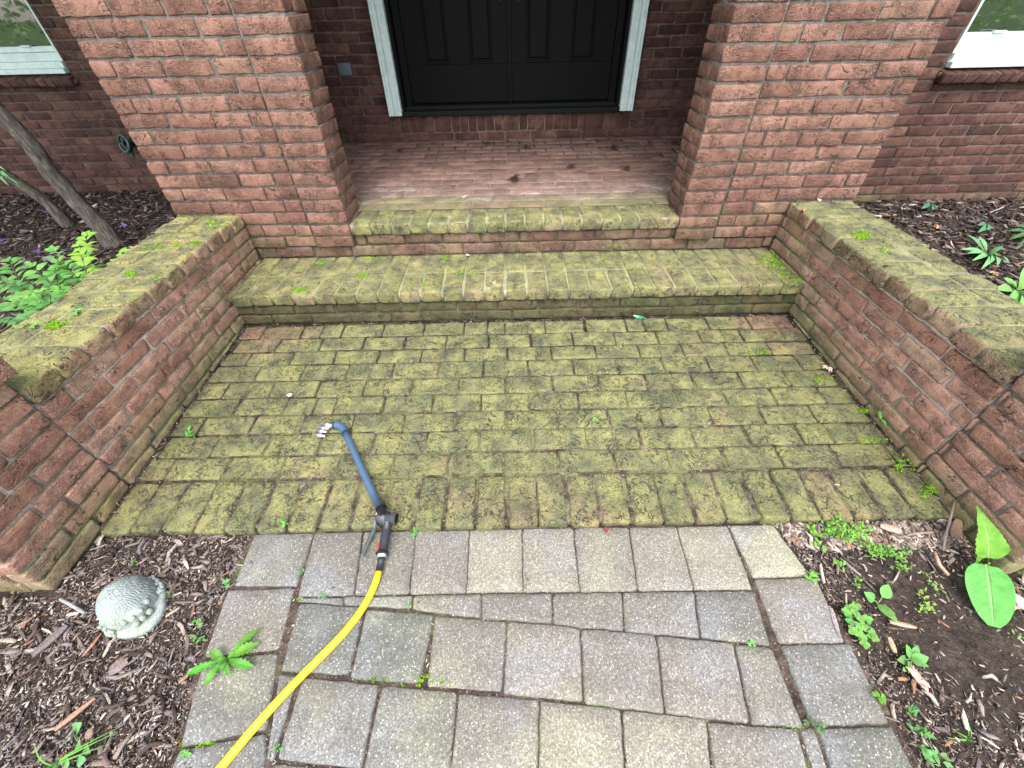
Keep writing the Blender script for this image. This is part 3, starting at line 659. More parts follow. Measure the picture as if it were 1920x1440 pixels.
PAV = [((478,1001),(588,999),(555,1098),(438,1098)), ((590,999),(679,997),(662,1116),(557,1118)), ((682,997),(779,995),(766,1114),(664,1116)), ((781,995),(879,994),(874,1111),(768,1114)),
 ((881,993),(978,991),(980,1110),(875,1111)), ((980,991),(1074,989),(1087,1109),(981,1110)), ((1077,989),(1178,989),(1195,1107),(1088,1109)), ((1181,989),(1268,988),(1301,1105),(1197,1107)), ((1270,988),(1364,986),(1411,1104),(1303,1105)),
 ((1368,986),(1448,984),(1521,1079),(1413,1083)), ((1414,1086),(1530,1084),(1585,1204),(1462,1206)), ((1465,1209),(1594,1207),(1667,1356),(1523,1361)), ((1534,1366),(1672,1362),(1735,1480),(1573,1480)), ((1500,1367),(1526,1366),(1566,1480),(1536,1480)),
 ((557,1121),(642,1120),(642,1134),(557,1127)), ((645,1119),(772,1117),(770,1141),(645,1134)), ((775,1116),(901,1114),(901,1158),(774,1143)), ((904,1114),(1034,1112),(1034,1169),(904,1158)), ((1037,1112),(1166,1110),(1169,1183),(1037,1170)), ((1169,1110),(1301,1108),(1311,1196),(1172,1184)), ((1305,1108),(1414,1107),(1446,1210),(1316,1196)),
 ((427,1106),(551,1102),(523,1218),(381,1232)), ((381,1237),(521,1224),(499,1367),(337,1402)), ((335,1408),(497,1375),(493,1480),(305,1480)), ((524,1264),(558,1268),(513,1424),(500,1424)),
 ((561,1130),(682,1138),(653,1265),(526,1258)), ((687,1142),(813,1152),(787,1281),(656,1272)), ((816,1154),(949,1165),(940,1297),(800,1286)), ((952,1165),(1087,1176),(1093,1316),(945,1300)), ((1091,1178),(1229,1190),(1245,1337),(1097,1319)), ((1233,1192),(1375,1206),(1405,1356),(1249,1337)), ((1379,1208),(1447,1215),(1506,1364),(1410,1357)),
 ((568,1270),(709,1284),(676,1440),(518,1424)), ((716,1285),(857,1297),(842,1452),(681,1441)), ((861,1300),(1010,1312),(1006,1466),(846,1453)), ((1014,1314),(1163,1328),(1172,1478),(1010,1466)), ((1168,1331),(1323,1347),(1340,1490),(1176,1480)), ((1328,1354),(1494,1367),(1530,1500),(1346,1492)),
 ((514,1432),(672,1446),(650,1560),(496,1545)), ((679,1448),(838,1460),(822,1590),(660,1570))]
PC = [.3, .38, .35, .55, .85, .75, .55, .75, .85, 1., .65, .3, .2, .45, .3, .3, .5, .35, .45, .5, .25, .55, .25, .2, .3, .15, .15, .5, .65, .55, .65, .5, .35, .25, .55, .7, .8, .65, .3, .3]
def paver(V, F, C, poly, z, cv):
    """thick slab with rounded outline, bevelled lip and a slightly uneven top"""
    P = [np.array([p[0], p[1]]) for p in poly]; c = sum(P)/4; out = []
    A = np.array([np.linalg.norm(P[1]-P[0]), np.linalg.norm(P[3]-P[0])]); rr = min(.0075, A.min()*.3)
    for i in range(4):
        a, p, d = P[i-1], P[i], P[(i+1) % 4]; ua = (a-p)/np.linalg.norm(a-p); ud = (d-p)/np.linalg.norm(d-p)
        r_ = rr*random.uniform(.6, 1.6)
        for t in (0, .35, .65, 1): q = p+ua*r_*(1-t)**2*1.0+ud*r_*t**2; out.append(q)
        n = max(2, int(np.linalg.norm(d-p)/.012))
        for k in range(1, n): out.append(p+(d-p)*(rr/np.linalg.norm(d-p)+(1-2*rr/np.linalg.norm(d-p))*k/n))
    out = np.array(out); out = out+.0016*np.stack([vn(np.c_[out*60, out[:, :1]*0], 1), vn(np.c_[out*60, out[:, :1]*0], 2)], 1)
    tx, ty = random.gauss(0, .006), random.gauss(0, .006); n = len(out)
    def lay(s, dz): q = c+(out-c)*s; return [(x, y, z+dz+tx*(x-c[0])+ty*(y-c[1])) for x, y in q]
    L = np.linalg.norm(out-c, axis=1).mean(); o = len(V)
    V += lay(1., -.05)+lay(1., -.007)+lay(1-.0022/L, -.0026)+lay(1-.006/L, 0)+lay(.5, .0005)+[(c[0], c[1], z+.0005)]
    C += [(cv, random.random(), random.random())]*(5*n+1)
    for k in range(4):
        for i in range(n): j = (i+1) % n; F.append((o+k*n+i, o+k*n+j, o+(k+1)*n+j, o+(k+1)*n+i)[::-1])
    for i in range(n): F.append((o+4*n+i, o+5*n, o+4*n+(i+1) % n)[::1])
V, F, C = [], [], []
for q, cv in zip(PAV, PC):
    pl = [at(u, v, GZ+.004) for u, v in q]; c = sum(pl, Vector())/4
    pl = [p-(c-p).normalized()*.0014 for p in pl]
    paver(V, F, C, pl, GZ+.004+random.uniform(-.002, .002), cv+random.uniform(-.05, .05))
y = -1.64                                          # the path runs on towards the viewer
for r in range(6):
    for k in range(7):
        x0 = -.62+k*.205+.1*(r % 2)*.5; y1 = y-.2
        if r == 0 and k < 2: continue
        paver(V, F, C, [(x0+.003, y-.003), (x0+.2, y-.003), (x0+.2, y1), (x0+.003, y1)], GZ+.004, random.random())
    y -= .205
me = bpy.data.meshes.new('path'); me.from_pydata([tuple(map(float, v)) for v in V], [], F); me.update()
a = me.attributes.new('bv', 'FLOAT_COLOR', 'POINT'); a.data.foreach_set('color', np.hstack([np.array(C), np.ones((len(C), 1))]).astype(np.float32).ravel())
bm_path = link('path', me, [M['paver']], smooth=True); tag(bm_path, kind='structure', label='path of square grey speckled concrete pavers with a yellow hose on it')
# joints bedding under the pavers
g = G(); b0 = [at(u, v, GZ-.003) for u, v in ((470, 994), (1452, 984), (1600, 1205), (1755, 1500), (300, 1500), (372, 1235))]
g.add([(p.x, p.y, GZ-.002) for p in b0]+[(.95, -2.8, GZ-.002), (-.7, -2.8, GZ-.002)], [(0, 5, 4, 7, 6, 3, 2, 1)]); tag(g.build('path_bedding', [M['dirt']]), kind='structure')

# ------------------------------------------------------------------ mulch chips
PATHPOLY = [(p.x, p.y) for p in [at(u, v, GZ) for u, v in ((476, 992), (1452, 984), (1528, 1083), (1596, 1205), (1670, 1358), (1745, 1500), (295, 1500), (332, 1405), (378, 1235), (424, 1105), (438, 1098))]]
def inpoly(x, y, P):
    r = np.zeros(x.shape, bool); j = len(P)-1
    for i in range(len(P)):
        xi, yi = P[i]; xj, yj = P[j]
        r ^= ((yi > y) != (yj > y)) & (x < (xj-xi)*(y-yi)/((yj-yi) or 1e-9)+xi); j = i
    return r
PAL = np.array([(.028, .020, .018), (.052, .038, .032), (.085, .064, .054), (.125, .098, .084), (.175, .142, .122), (.235, .195, .162), (.17, .088, .056), (.31, .26, .215), (.110, .096, .098)])
def chips(n, xr, yr, dens=None, lmin=.006, lmax=.045, wts=(3, 4, 4, 4, 3, 2, .7, .6, 2), zadd=.008, avoid=True, wmax=.0055):
    x = rng.uniform(*xr, n); y = rng.uniform(*yr, n); k = np.ones(n, bool)
    if avoid: k &= ~(inpoly(x, y, PATHPOLY) & (rng.uniform(0, 1, n) > .006)); k &= ~((np.abs(x) < XW-.002) & (y > DF-.004)); k &= ~((np.abs(x) > XW-.004) & (y > YP-.01) & (np.abs(x) < XW+.36))
    if dens is not None: k &= rng.uniform(0, 1, n) < dens(x, y)
    x, y = x[k], y[k]; n = len(x); L = lmin+(lmax-lmin)*rng.beta(1.1, 4., n); W = np.clip(L*rng.uniform(.12, .55, n), .0012, wmax); Hh = W*rng.uniform(.15, .5, n)
    yaw = rng.uniform(0, math.pi*2, n); pit = rng.normal(0, .22, n); rol = rng.normal(0, .5, n)
    cx = np.array([-1, -1, -1, -1, .1, .1, .1, .1, 1, 1, 1, 1])*.5; cy = np.array([-1, 1, 1, -1]*3)*.5; cz = np.array([-1, -1, 1, 1]*3)*.5
    tp = np.stack([rng.uniform(.2, .9, n), rng.uniform(.8, 1.1, n), rng.uniform(.15, .9, n)], 1)[:, [0]*4+[1]*4+[2]*4]
    bend = rng.normal(0, .12, n)[:, None]*L[:, None]*np.array([0]*4+[1]*4+[0]*4)
    lx = cx*L[:, None]; ly = cy*W[:, None]*tp+bend; lz_ = cz*Hh[:, None]
    lx = lx+rng.normal(0, .06, lx.shape)*L[:, None]*np.where(np.abs(cx) > .3, 1, 0)
    cr, sr = np.cos(rol)[:, None], np.sin(rol)[:, None]; ly, lz_ = ly*cr-lz_*sr, ly*sr+lz_*cr
    cp, sp = np.cos(pit)[:, None], np.sin(pit)[:, None]; lx, lz_ = lx*cp-lz_*sp, lx*sp+lz_*cp
    c_, s_ = np.cos(yaw)[:, None], np.sin(yaw)[:, None]; X = x[:, None]+lx*c_-ly*s_; Y = y[:, None]+lx*s_+ly*c_
    Z = (gz(x, y)+rng.uniform(0, zadd, n)+.001)[:, None]+lz_
    P = np.stack([X, Y, Z], -1).reshape(-1, 3)
    f = np.array([(0, 4, 5, 1), (1, 5, 6, 2), (2, 6, 7, 3), (3, 7, 4, 0), (4, 8, 9, 5), (5, 9, 10, 6), (6, 10, 11, 7), (7, 11, 8, 4), (0, 1, 2, 3), (8, 11, 10, 9)])
    Fq = (np.arange(n)[:, None, None]*12+f).reshape(-1, 4)
    wt = np.array(wts, float); ci = rng.choice(9, n, p=wt/wt.sum()); c = PAL[ci]*rng.uniform(.7, 1.35, (n, 1))
    return P, Fq, np.repeat(c, 12, 0)
def mulch(label, parts):
    Vs, Fs, Cs, o = [], [], [], 0
    for P, Fq, C_ in parts: Vs.append(P); Fs.append(Fq+o); Cs.append(C_); o += len(P)
    me = npmesh('mulch', np.vstack(Vs), np.vstack(Fs), bv=np.vstack(Cs)); return tag(link('mulch', me, [M['chip']], smooth=False), label, 'mulch', kind='stuff')
def debris(n, xr, yr, zf, lmax=.012):
    global gz
    old = gz; gz = lambda x, y: zf(np.asarray(x, float), np.asarray(y, float))
    r = chips(n, xr, yr, None, .002, lmax, wts=(3, 3, 3, 3, 3, 3, 1.5, 2, 1), zadd=.002, avoid=False, wmax=.003); gz = old; return r
mulch('fine bark crumbs caught in the joints of the path', [debris(16000, (-.95, 1.0), (-1.75, -1.05), lambda x, y: np.full(x.shape, GZ-.002)+0*x)])
mulch('fine debris caught in the landing joints and along the riser', [debris(9000, (-1.37, 1.37), (-1.04, 0.0), lambda x, y: SL*y-.0058), debris(500, (-1.36, 1.36), (-.02, .012), lambda x, y: SL*y-.001, .03), debris(260, (-1.39, -1.36), (-1.04, 0), lambda x, y: SL*y-.002, .03), debris(260, (1.36, 1.39), (-1.04, 0), lambda x, y: SL*y-.002, .03), debris(90, (-1.3, 1.3), (-1.0, -.03), lambda x, y: SL*y+.001, .02), debris(60, (-.9, .95), (-1.7, -1.05), lambda x, y: np.full(x.shape, GZ+.006), .02)])
mulch('shredded grey-brown bark mulch around the stone hedgehog', [chips(70000, (-2.3, -.45), (-2.3, -1.03), lmin=.003, lmax=.027, wts=(3, 4, 4, 4, 4, 2.6, .8, 1.1, 3)), chips(2200, (-2.3, -.45), (-2.3, -1.03), lmin=.03, lmax=.085, wmax=.011, zadd=.012)])
def rd(x, y):
    p = vn(np.stack([x*5, y*5, x*0], 1), 9)*.25; hole = np.exp(-(((x-1.18)/.33)**2+((y+1.34)/.22)**2)**1.6); return np.clip(1.02-1.02*hole+p, .10, 1)
mulch('thin wood chips scattered over dark soil beside the dock leaves', [chips(42000, (.75, 2.4), (-2.3, -1.03), rd, .003, .03, wts=(3, 3, 3, 4, 4, 3.5, 1.6, 1.5, 1)), chips(1500, (.75, 2.4), (-2.3, -1.03), rd, lmin=.03, lmax=.08, wmax=.010, zadd=.012, wts=(2, 2, 3, 4, 4, 4, 2, 2, 1)),
  chips(2600, (.78, 1.5), (-1.13, -1.045), None, lmin=.01, lmax=.05, wmax=.012, wts=(1, 2, 3, 3, 4, 4, 3.5, 4, 1))])
dk = (7, 5, 4, 2.2, 1.2, .8, .9, .5, .8)
mulch('dark bark mulch under the shrub and trunk in the left bed', [chips(14000, (-4.6, -1.68), (-1.2, YL), None, lmin=.01, lmax=.05, wts=dk), chips(6000, (-4.6, -1.68), (-1.2, YL), None, lmin=.03, lmax=.10, wmax=.018, zadd=.02, wts=dk)])
mulch('black bark mulch in the right bed beyond the wing wall', [chips(14000, (1.68, 4.6), (-1.2, YR), None, lmin=.01, lmax=.05, wts=(9, 6, 3, 1.6, .9, .7, .9, .5, 1)), chips(7000, (1.68, 4.6), (-1.2, YR), None, lmin=.03, lmax=.10, wmax=.018, zadd=.02, wts=(9, 7, 4, 2, 1, .5, .8, .4, 1.5))])

# ------------------------------------------------------------------ spray wand and hose
def zl(v):                                        # resting height under a photo row
    return -.041+.0 if v > 965 else None
def fl(u, v, lift=0.):                            # point lift above the landing / pavers
    p = at(u, v, -.03)
    for _ in range(4):
        z = (SL*p.y if p.y > DF else GZ+.004)+lift; p = at(u, v, z)
    return p
sp = empty('spray_wand', fl(690, 900), 'blue-grey bent spray lance with chrome nozzle cluster and black trigger grip on the mossy landing', 'spray wand')
def wpart(nm, m, fn, parent=None):
    g = G(); fn(g); o = g.build(nm, [m]); pr = parent or sp; o.parent = pr
    o.matrix_parent_inverse = Matrix.Translation(-sp.location) if pr is sp else Matrix()
    return o
k1 = mpp(fl(680, 870)); rp = 6.5*k1
p0 = fl(645, 806, .020); p1 = fl(711, 951, .032)
wpart('pipe', M['blue'], lambda g: g.tube([p0.lerp(p1, i/6) for i in range(7)], rp, 16))
def elb(g):
    a = fl(629, 797, .020); c = fl(640, 795.5, .021); d = fl(648, 812, .021)
    pts = [a.lerp(c, t)*(1-t)+c.lerp(d, t)*t for t in [i/8 for i in range(9)]]; g.tube(pts, rp*1.22, 16)
    g.tube([d, d+(p1-p0).normalized()*.004], rp*1.32, 16)
wpart('elbow', M['blue'], elb)
wpart('collar', M['rubber'], lambda g: g.tube([fl(630, 797, .020), fl(625, 797, .019)], rp*1.05, 14))
for i, (u, v, u2, v2, rr_) in enumerate(((624, 798, 602, 794.5, 1.), (617, 804, 595, 801, .82), (613, 810, 591, 807, .82), (610, 818, 586, 814.5, .9), (622, 799.5, 613, 803, 1.1))):
    a, c = fl(u, v, .017-.0016*i), fl(u2, v2, .012-.001*i); L = [a.lerp(c, t) for t in (0, .04, .3, .33, .62, .65, .96, 1.)]; r0 = rp*.66*rr_
    wpart('nozzle', M['steel'], lambda g: g.tube(L, [r0*.7, r0*.85, r0*.85, r0*1.12, r0*1.12, r0*.85, r0*.8, r0*.5], 12))
wpart('nozzle_rail', M['steel'], lambda g: g.tube([fl(617, 797, .013), fl(608, 803, .012), fl(602, 809, .010), fl(598, 817, .009)], rp*.5, 8))
Zf = Vector((0, 0, 1))
def zp(x, y, l): return fl(640+x/9, 920+y/9, l)
def prism(g, pts, t, top):
    P = [zp(x, y, top) for x, y in pts]; n = len(P); c = sum(P, Vector())/n
    V = [q-Zf*t for q in P]+[q-Zf*t*.12 for q in P]+[c+(q-c)*.86+Zf*0 for q in P]
    F = [tuple(range(2*n, 3*n))]+[tuple(range(n))[::-1]]
    for l in (0, n):
        for i in range(n): j = (i+1) % n; F.append((l+i, l+j, l+n+j, l+n+i))
    g.add(V, F)
def body(g):
    prism(g, [(575, 420), (600, 372), (660, 352), (720, 345), (750, 450), (745, 560), (690, 575), (590, 522), (568, 470)], .026, .044)
    g.tube([zp(672, 285, .032), zp(715, 420, .034)], [rp*1.12, rp*1.2], 16); g.tube([zp(668, 275, .032), zp(676, 300, .032)], rp*1.35, 16)
wpart('gun_body', M['rubber'], body)
def inlet(g):
    g.tube([zp(745, 455, .034), zp(830, 458, .034), zp(832, 458, .034), zp(868, 462, .034), zp(870, 462, .034), zp(930, 468, .034)], [rp*.85, rp*.85, rp*1.15, rp*1.15, rp*1.35, rp*1.4], 18)
wpart('inlet', M['grey_pl'], inlet)
wpart('inlet_mouth', M['black_iron'], lambda g: g.tube([zp(926, 468, .034), zp(938, 470, .034)], rp*1.1, 16))  # dark plug stands in for the shade inside the open end
wpart('hanging_clip', M['grey_pl'], lambda g: g.tube([zp(745, 320, .040), zp(800, 325, .042), zp(850, 360, .042), zp(882, 402, .040), zp(780, 412, .040), zp(760, 370, .040), zp(745, 320, .040)], .0011, 6))
hd = [(790, 450, 58), (775, 560, 62), (752, 700, 64), (725, 860, 66), (712, 960, 68), (700, 1010, 74), (692, 1060, 88)]
def handle(g):
    g.tube([zp(x, y, .030) for x, y, _ in hd], [q/9*k1*1.0 for *_, q in hd], 18)
    g.tube([zp(690, 1056, .030), zp(686, 1072, .030)], 90/9*k1, 18)
hn = wpart('handle', M['rubber'], handle)
def ribs(g):
    for o in (-38, -12, 14):
        g.tube([zp(x+o*.9, y, .0455) for x, y, _ in hd[1:5]], .0011, 6)
rb = wpart('grip_rib', M['grey_pl'], ribs); rb.parent = hn; rb.matrix_parent_inverse = Matrix.Translation(-sp.location)
def trig(g):
    P = [(560, 470, 30), (566, 560, 34), (560, 630, 36), (525, 710, 34), (480, 800, 32), (430, 910, 31), (385, 1010, 30), (352, 1085, 28), (335, 1112, 22)]
    n = len(P); V = []; F = []
    for i, (x, y, q) in enumerate(P):
        a = P[max(i-1, 0)]; c = P[min(i+1, n-1)]; dx, dy = c[0]-a[0], c[1]-a[1]; L = math.hypot(dx, dy); nx, ny = -dy/L, dx/L
        for s_, l in ((-1, .016), (-1, .026), (-.6, .031), (.6, .031), (1, .026), (1, .016)): V.append(zp(x+nx*q*s_, y+ny*q*s_, l))
    for i in range(n-1):
        for k in range(6): F.append((i*6+k, i*6+(k+1) % 6, i*6+6+(k+1) % 6, i*6+6+k))
    F += [tuple(range(6))[::-1], tuple(range(n*6-6, n*6))]; g.add(V, F)
wpart('trigger', M['grey_pl'], trig)
wpart('safety_catch', M['red_pl'], lambda g: prism(g, [(655, 835), (620, 880), (598, 940), (600, 1005), (622, 1010), (650, 930)], .012, .032))
wpart('pivot_pin', M['steel'], lambda g: g.tube([zp(588, 396, .036), zp(588, 396, .0455)], .0022, 10))
hs = empty('garden_hose', fl(600, 1235), 'bright yellow rubber hose curving over the grey pavers to the spray grip', 'hose')
def hpart(nm, m, fn): g = G(); fn(g); o = g.build(nm, [m]); o.parent = hs; o.matrix_parent_inverse = Matrix.Translation(-hs.location)
hpart('hose_nut', M['grey_ferrule'], lambda g: g.tube([zp(686, 1070, .028), zp(680, 1125, .026)], 68/9*k1, 6))
hpart('ferrule', M['rubber'], lambda g: g.tube([zp(680, 1122, .026), zp(668, 1200, .023), zp(640, 1360, .018)], [54/9*k1, 50/9*k1, 52/9*k1], 14))
HP = [(711, 1070), (705, 1090), (696, 1112), (684, 1134), (668, 1158), (648, 1183), (624, 1209), (598, 1235), (570, 1263), (543, 1291), (516, 1320), (490, 1349), (465, 1378), (440, 1408), (415, 1438), (385, 1474), (345, 1530), (300, 1600), (240, 1700)]
hpart('hose_tube', M['yellow'], lambda g: g.tube([fl(u, v, .0112+.006*max(0, (1110-v)/40)) for u, v in HP], .0100, 18))

# ------------------------------------------------------------------ stone hedgehog
hc = at(246, 1132, GZ+.02); um = mpp(hc); hx = empty('garden_ornament', (hc.x, hc.y, GZ), 'small pale grey-green cast stone hedgehog lying in the bark mulch', 'ornament')
fw = (at(290, 1180, GZ+.02)-hc); fw.z = 0; fw.normalize(); sd_ = Vector((fw.y, -fw.x, 0))   # facing direction
def W2(x, y, z): return hc+fw*x*.90+sd_*y*.77+Vector((0, 0, z*.96-.018))
RX, RY, RH = .086, .083, .092
def surf(th, ph):     # th 0 top .. pi/2 rim ; ph angle, 0 = face
    r = math.sin(th); return (RX*r*math.cos(ph)-.006, RY*r*math.sin(ph), RH*math.cos(th)+.012)
nT, nP = 90, 260; V = []; P_ = []
for i in range(nT+1):
    th = math.pi/2*i/nT*1.08
    for j in range(nP): P_.append((th, 2*math.pi*j/nP))
P_ = np.array(P_); S = np.array([surf(*q) for q in P_])
fa = np.cos(P_[:, 1]); face = np.clip((fa-.72)*5, 0, 1)*np.clip((P_[:, 0]-.78)*4, 0, 1)
sp1 = vn(np.stack([np.cos(P_[:, 1])*np.sin(P_[:, 0])*3+P_[:, 0]*5.5, P_[:, 1]*26/6.283*4*np.minimum(1, .35+P_[:, 0]*.5), P_[:, 0]*7], 1), 3)
rid = np.abs(vn(np.stack([S[:, 0]*330, S[:, 1]*330, S[:, 2]*120], 1), 5)); wb = vn(np.stack([S[:, 0]*70, S[:, 1]*70, S[:, 2]*70], 1), 8); mer = np.abs(np.sin(P_[:, 1]*26+wb*2.6)); brk = np.abs(vn(np.stack([P_[:, 0]*17+wb, P_[:, 1]*9, P_[:, 0]*0], 1), 12)); pf = np.clip(P_[:, 0]*2-.35, 0, 1); swirl = pf*(mer*.75+brk*.35)+(1-pf)*np.abs(vn(S*230, 9))
disp = (.0042*(.7-swirl)+.0012*(.5-rid))*(1-face*.9)-.002*face
Nn = S-np.array([-.006, 0, .012]); Nn /= np.linalg.norm(Nn, axis=1, keepdims=True)
S = S+Nn*disp[:, None]
V = [W2(*q) for q in S]; F = []
for i in range(nT):
    for j in range(nP): F.append((i*nP+j, (i+1)*nP+j, (i+1)*nP+(j+1) % nP, i*nP+(j+1) % nP))
g = G(); g.add(V, F)
o = g.build('spiny_back', [M['stone']], hx)
def blob(g, c, r, n=10):
    V = []; F = []
    for i in range(n+1):
        for j in range(n*2):
            a, b2 = math.pi*i/n, math.pi*j/n; V.append(W2(c[0]+r[0]*math.sin(a)*math.cos(b2), c[1]+r[1]*math.sin(a)*math.sin(b2), c[2]+r[2]*math.cos(a)))
    for i in range(n):
        for j in range(2*n): F.append((i*2*n+j, (i+1)*2*n+j, (i+1)*2*n+(j+1) % (2*n), i*2*n+(j+1) % (2*n)))
    g.add(V, F)
g = G(); blob(g, (.062, 0, .040), (.024, .034, .026)); blob(g, (.090, -.001, .034), (.0105, .010, .010)); blob(g, (.083, .022, .027), (.011, .012, .010)); blob(g, (.083, -.022, .028), (.011, .012, .010))
blob(g, (.078, .012, .052), (.010, .008, .008)); blob(g, (.078, -.013, .052), (.010, .008, .008)); blob(g, (.064, .038, .046), (.010, .010, .010)); blob(g, (.064, -.038, .047), (.010, .010, .010)); g.build('face', [M['stone']], hx)
g = G(); n = 64; top = []; 
for zz, sc in ((-.012, 1.0), (.008, 1.03), (.014, 1.0), (.0165, .94)):
    for j in range(n):
        a = 2*math.pi*j/n; rx = .088+.026*max(0, math.cos(a))**.7; top.append(W2(rx*sc*math.cos(a)+.002, .092*sc*math.sin(a)*(1+.03*math.sin(9*a)), zz))
F = [tuple(range(3*n, 4*n))]
for l in range(3):
    for j in range(n): F.append((l*n+j, l*n+(j+1) % n, (l+1)*n+(j+1) % n, (l+1)*n+j))
g.add(top, F)
for s in (-1, 1):
    for k in range(22):
        a = s*random.uniform(1.05, 2.0); rr_ = random.uniform(.083, .096); blob(g, (rr_*math.cos(a)+.004, rr_*math.sin(a), random.uniform(.012, .022)), [random.uniform(.006, .0095) for _ in range(3)], 6)
g.build('base', [M['stone']], hx)

# ------------------------------------------------------------------ leaves and plants
def leaf(g, base, tip, wd, up=(0, 0, 1), shape='ovate', col=(.08, .22, .05), arch=.12, cup=.12, n=8, ser=0., wav=0.):
    base, tip = Vector(base), Vector(tip); d = tip-base; L = d.length; d.normalize(); up = Vector(up); s = d.cross(up)
    s = s.normalized() if s.length > 1e-4 else Vector((1, 0, 0)); nn = s.cross(d).normalized()
    V, F, U = [], [], []; prof = {'ovate': lambda t: math.sin(math.pi*t**.75)**.8*(1-.25*t), 'lance': lambda t: math.sin(math.pi*t**1.15)**.85, 'round': lambda t: math.sin(math.pi*min(1, t**.8))**.55,
        'broad': lambda t: max(.02, math.sin(math.pi*min(1, t**.72)))**.42*(1-.08*t), 'dock': lambda t: math.sin(math.pi*t**.55)**.8*(1-.5*t)*1.25, 'heart': lambda t: (math.sin(math.pi*t**.62)**.55)*(1-.22*t), 'blade': lambda t: (1-t)**.6*min(1, t*8+.3), 'spat': lambda t: math.sin(math.pi*t**1.7)**.8*.95+.05}[shape]
    ks = (-1, -.5, 0, .5, 1)
    for i in range(n+1):
        t = i/n; h = wd/2*max(prof(min(max(t, .015), .985)), .03)
        for k in ks:
            e = 1+(ser*(1 if i % 2 else -1) if abs(k) == 1 else 0); z = arch*L*math.sin(math.pi*t)*.9-arch*L*t*.6+cup*abs(k)*h*1.6-(cup*.0)+wav*wd*math.sin(t*19+k*3)*abs(k)
            V.append(base+d*(L*t)+s*(h*k*e)+nn*z); U.append((.5+k*.5, t))
    for i in range(n):
        for k in range(4): a = i*5+k; F.append((a, a+1, a+6, a+5))
    g.add(V, F, tuple(q*random.uniform(.85, 1.15) for q in col), U)
GR = [(.10, .30, .055), (.13, .34, .07), (.085, .25, .06), (.16, .36, .06)]
# leafy shrub beside the left wing wall
shb = empty('leafy_shrub', (-1.95, .0, 0), 'small shrub with bright pointed leaves in opposite pairs beside the left coping', 'shrub'); gs_, gl_ = G(), G()
base = Vector((-2.02, -.08, .03))
TG = [(232, 472, .30), (214, 505, .26), (205, 540, .22), (165, 440, .34), (150, 458, .36), (190, 520, .34), (120, 495, .42), (170, 560, .40), (100, 470, .34), (60, 500, .36), (18, 488, .34), (2, 560, .36), (40, 560, .44), (95, 555, .46), (140, 585, .44), (120, 610, .42), (60, 610, .44), (20, 600, .42), (70, 635, .40), (165, 548, .42), (10, 640, .36), (55, 575, .30), (130, 545, .28), (180, 500, .22), (90, 520, .25), (-30, 520, .4), (-40, 600, .4), (0, 530, .2),
      (115, 575, .40), (78, 592, .40), (150, 520, .38), (35, 535, .30), (145, 600, .36), (105, 500, .3), (30, 625, .42), (100, 630, .42)]
for (u, v, z) in TG:
    tip = at(u, v, z); b0_ = base+Vector((random.uniform(-.10, .10), random.uniform(-.22, .16), 0)); mid = b0_.lerp(tip, .45)+Vector((0, 0, .10+.08*random.random()))
    cv = lambda t: b0_*(1-t)**2+mid*2*t*(1-t)+tip*t*t
    pts = [cv(i/10) for i in range(11)]; gs_.tube(pts, [.0028-.002*i/10 for i in range(11)], 5, (.16, .10, .055))
    L = (tip-b0_).length; m_ = max(3, int(L*.75/.047)); col = random.choice(GR)
    if v < 480 and u > 100: col = (.22, .46, .05)  # sunlit upper tips painted in as a brighter leaf colour
    for i in range(m_+1):
        t = .38+.6*i/m_; p = cv(t); d = (cv(min(1, t+.03))-cv(t-.03)).normalized(); sid = d.cross(Vector((0, 0, 1))).normalized(); sz = random.uniform(.042, .062)*(1-.2*(t > .9))
        for s in (-1, 1):
            tw_ = random.uniform(-.5, .5); q = (sid*s*.85+d*(.45+tw_)+Vector((0, 0, random.uniform(-.35, .3)))).normalized(); up = (Vector((random.gauss(0, .2), -.35+random.gauss(0, .2), 1))).normalized()
            leaf(gl_, p+q*.004, p+q*sz, sz*.58, up, 'ovate', col, arch=.10, cup=.10, n=6)
    leaf(gl_, tip, tip+(cv(1)-cv(.93)).normalized()*.045, .026, (0, -.3, 1), 'ovate', col, n=6)
gs_.build('stem', [M['bark']], shb); gl_.build('foliage', [M['leaf']], shb)
# a twig hanging in from the left edge
tw = empty('leafy_twig', at(0, 318, .5), 'thin twig tip with three pale leaves in front of the trunk at the left edge', 'twig'); g = G(); a = at(-60, 300, .62); c = at(22, 335, .60); g.tube([a, a.lerp(c, .5)+Vector((0, 0, .01)), c], .0016, 6, (.2, .14, .08)); g.build('stem', [M['bark']], tw)
g = G(); leaf(g, at(2, 322, .6), at(27, 340, .59), .016, (0, -.6, 1), col=(.12, .34, .11)); leaf(g, at(4, 330, .6), at(12, 345, .59), .012, (0, -.6, 1), col=(.12, .34, .11)); leaf(g, at(0, 312, .6), at(8, 318, .60), .012, (0, -.6, 1), col=(.14, .36, .12)); g.build('leaf', [M['leaf']], tw)
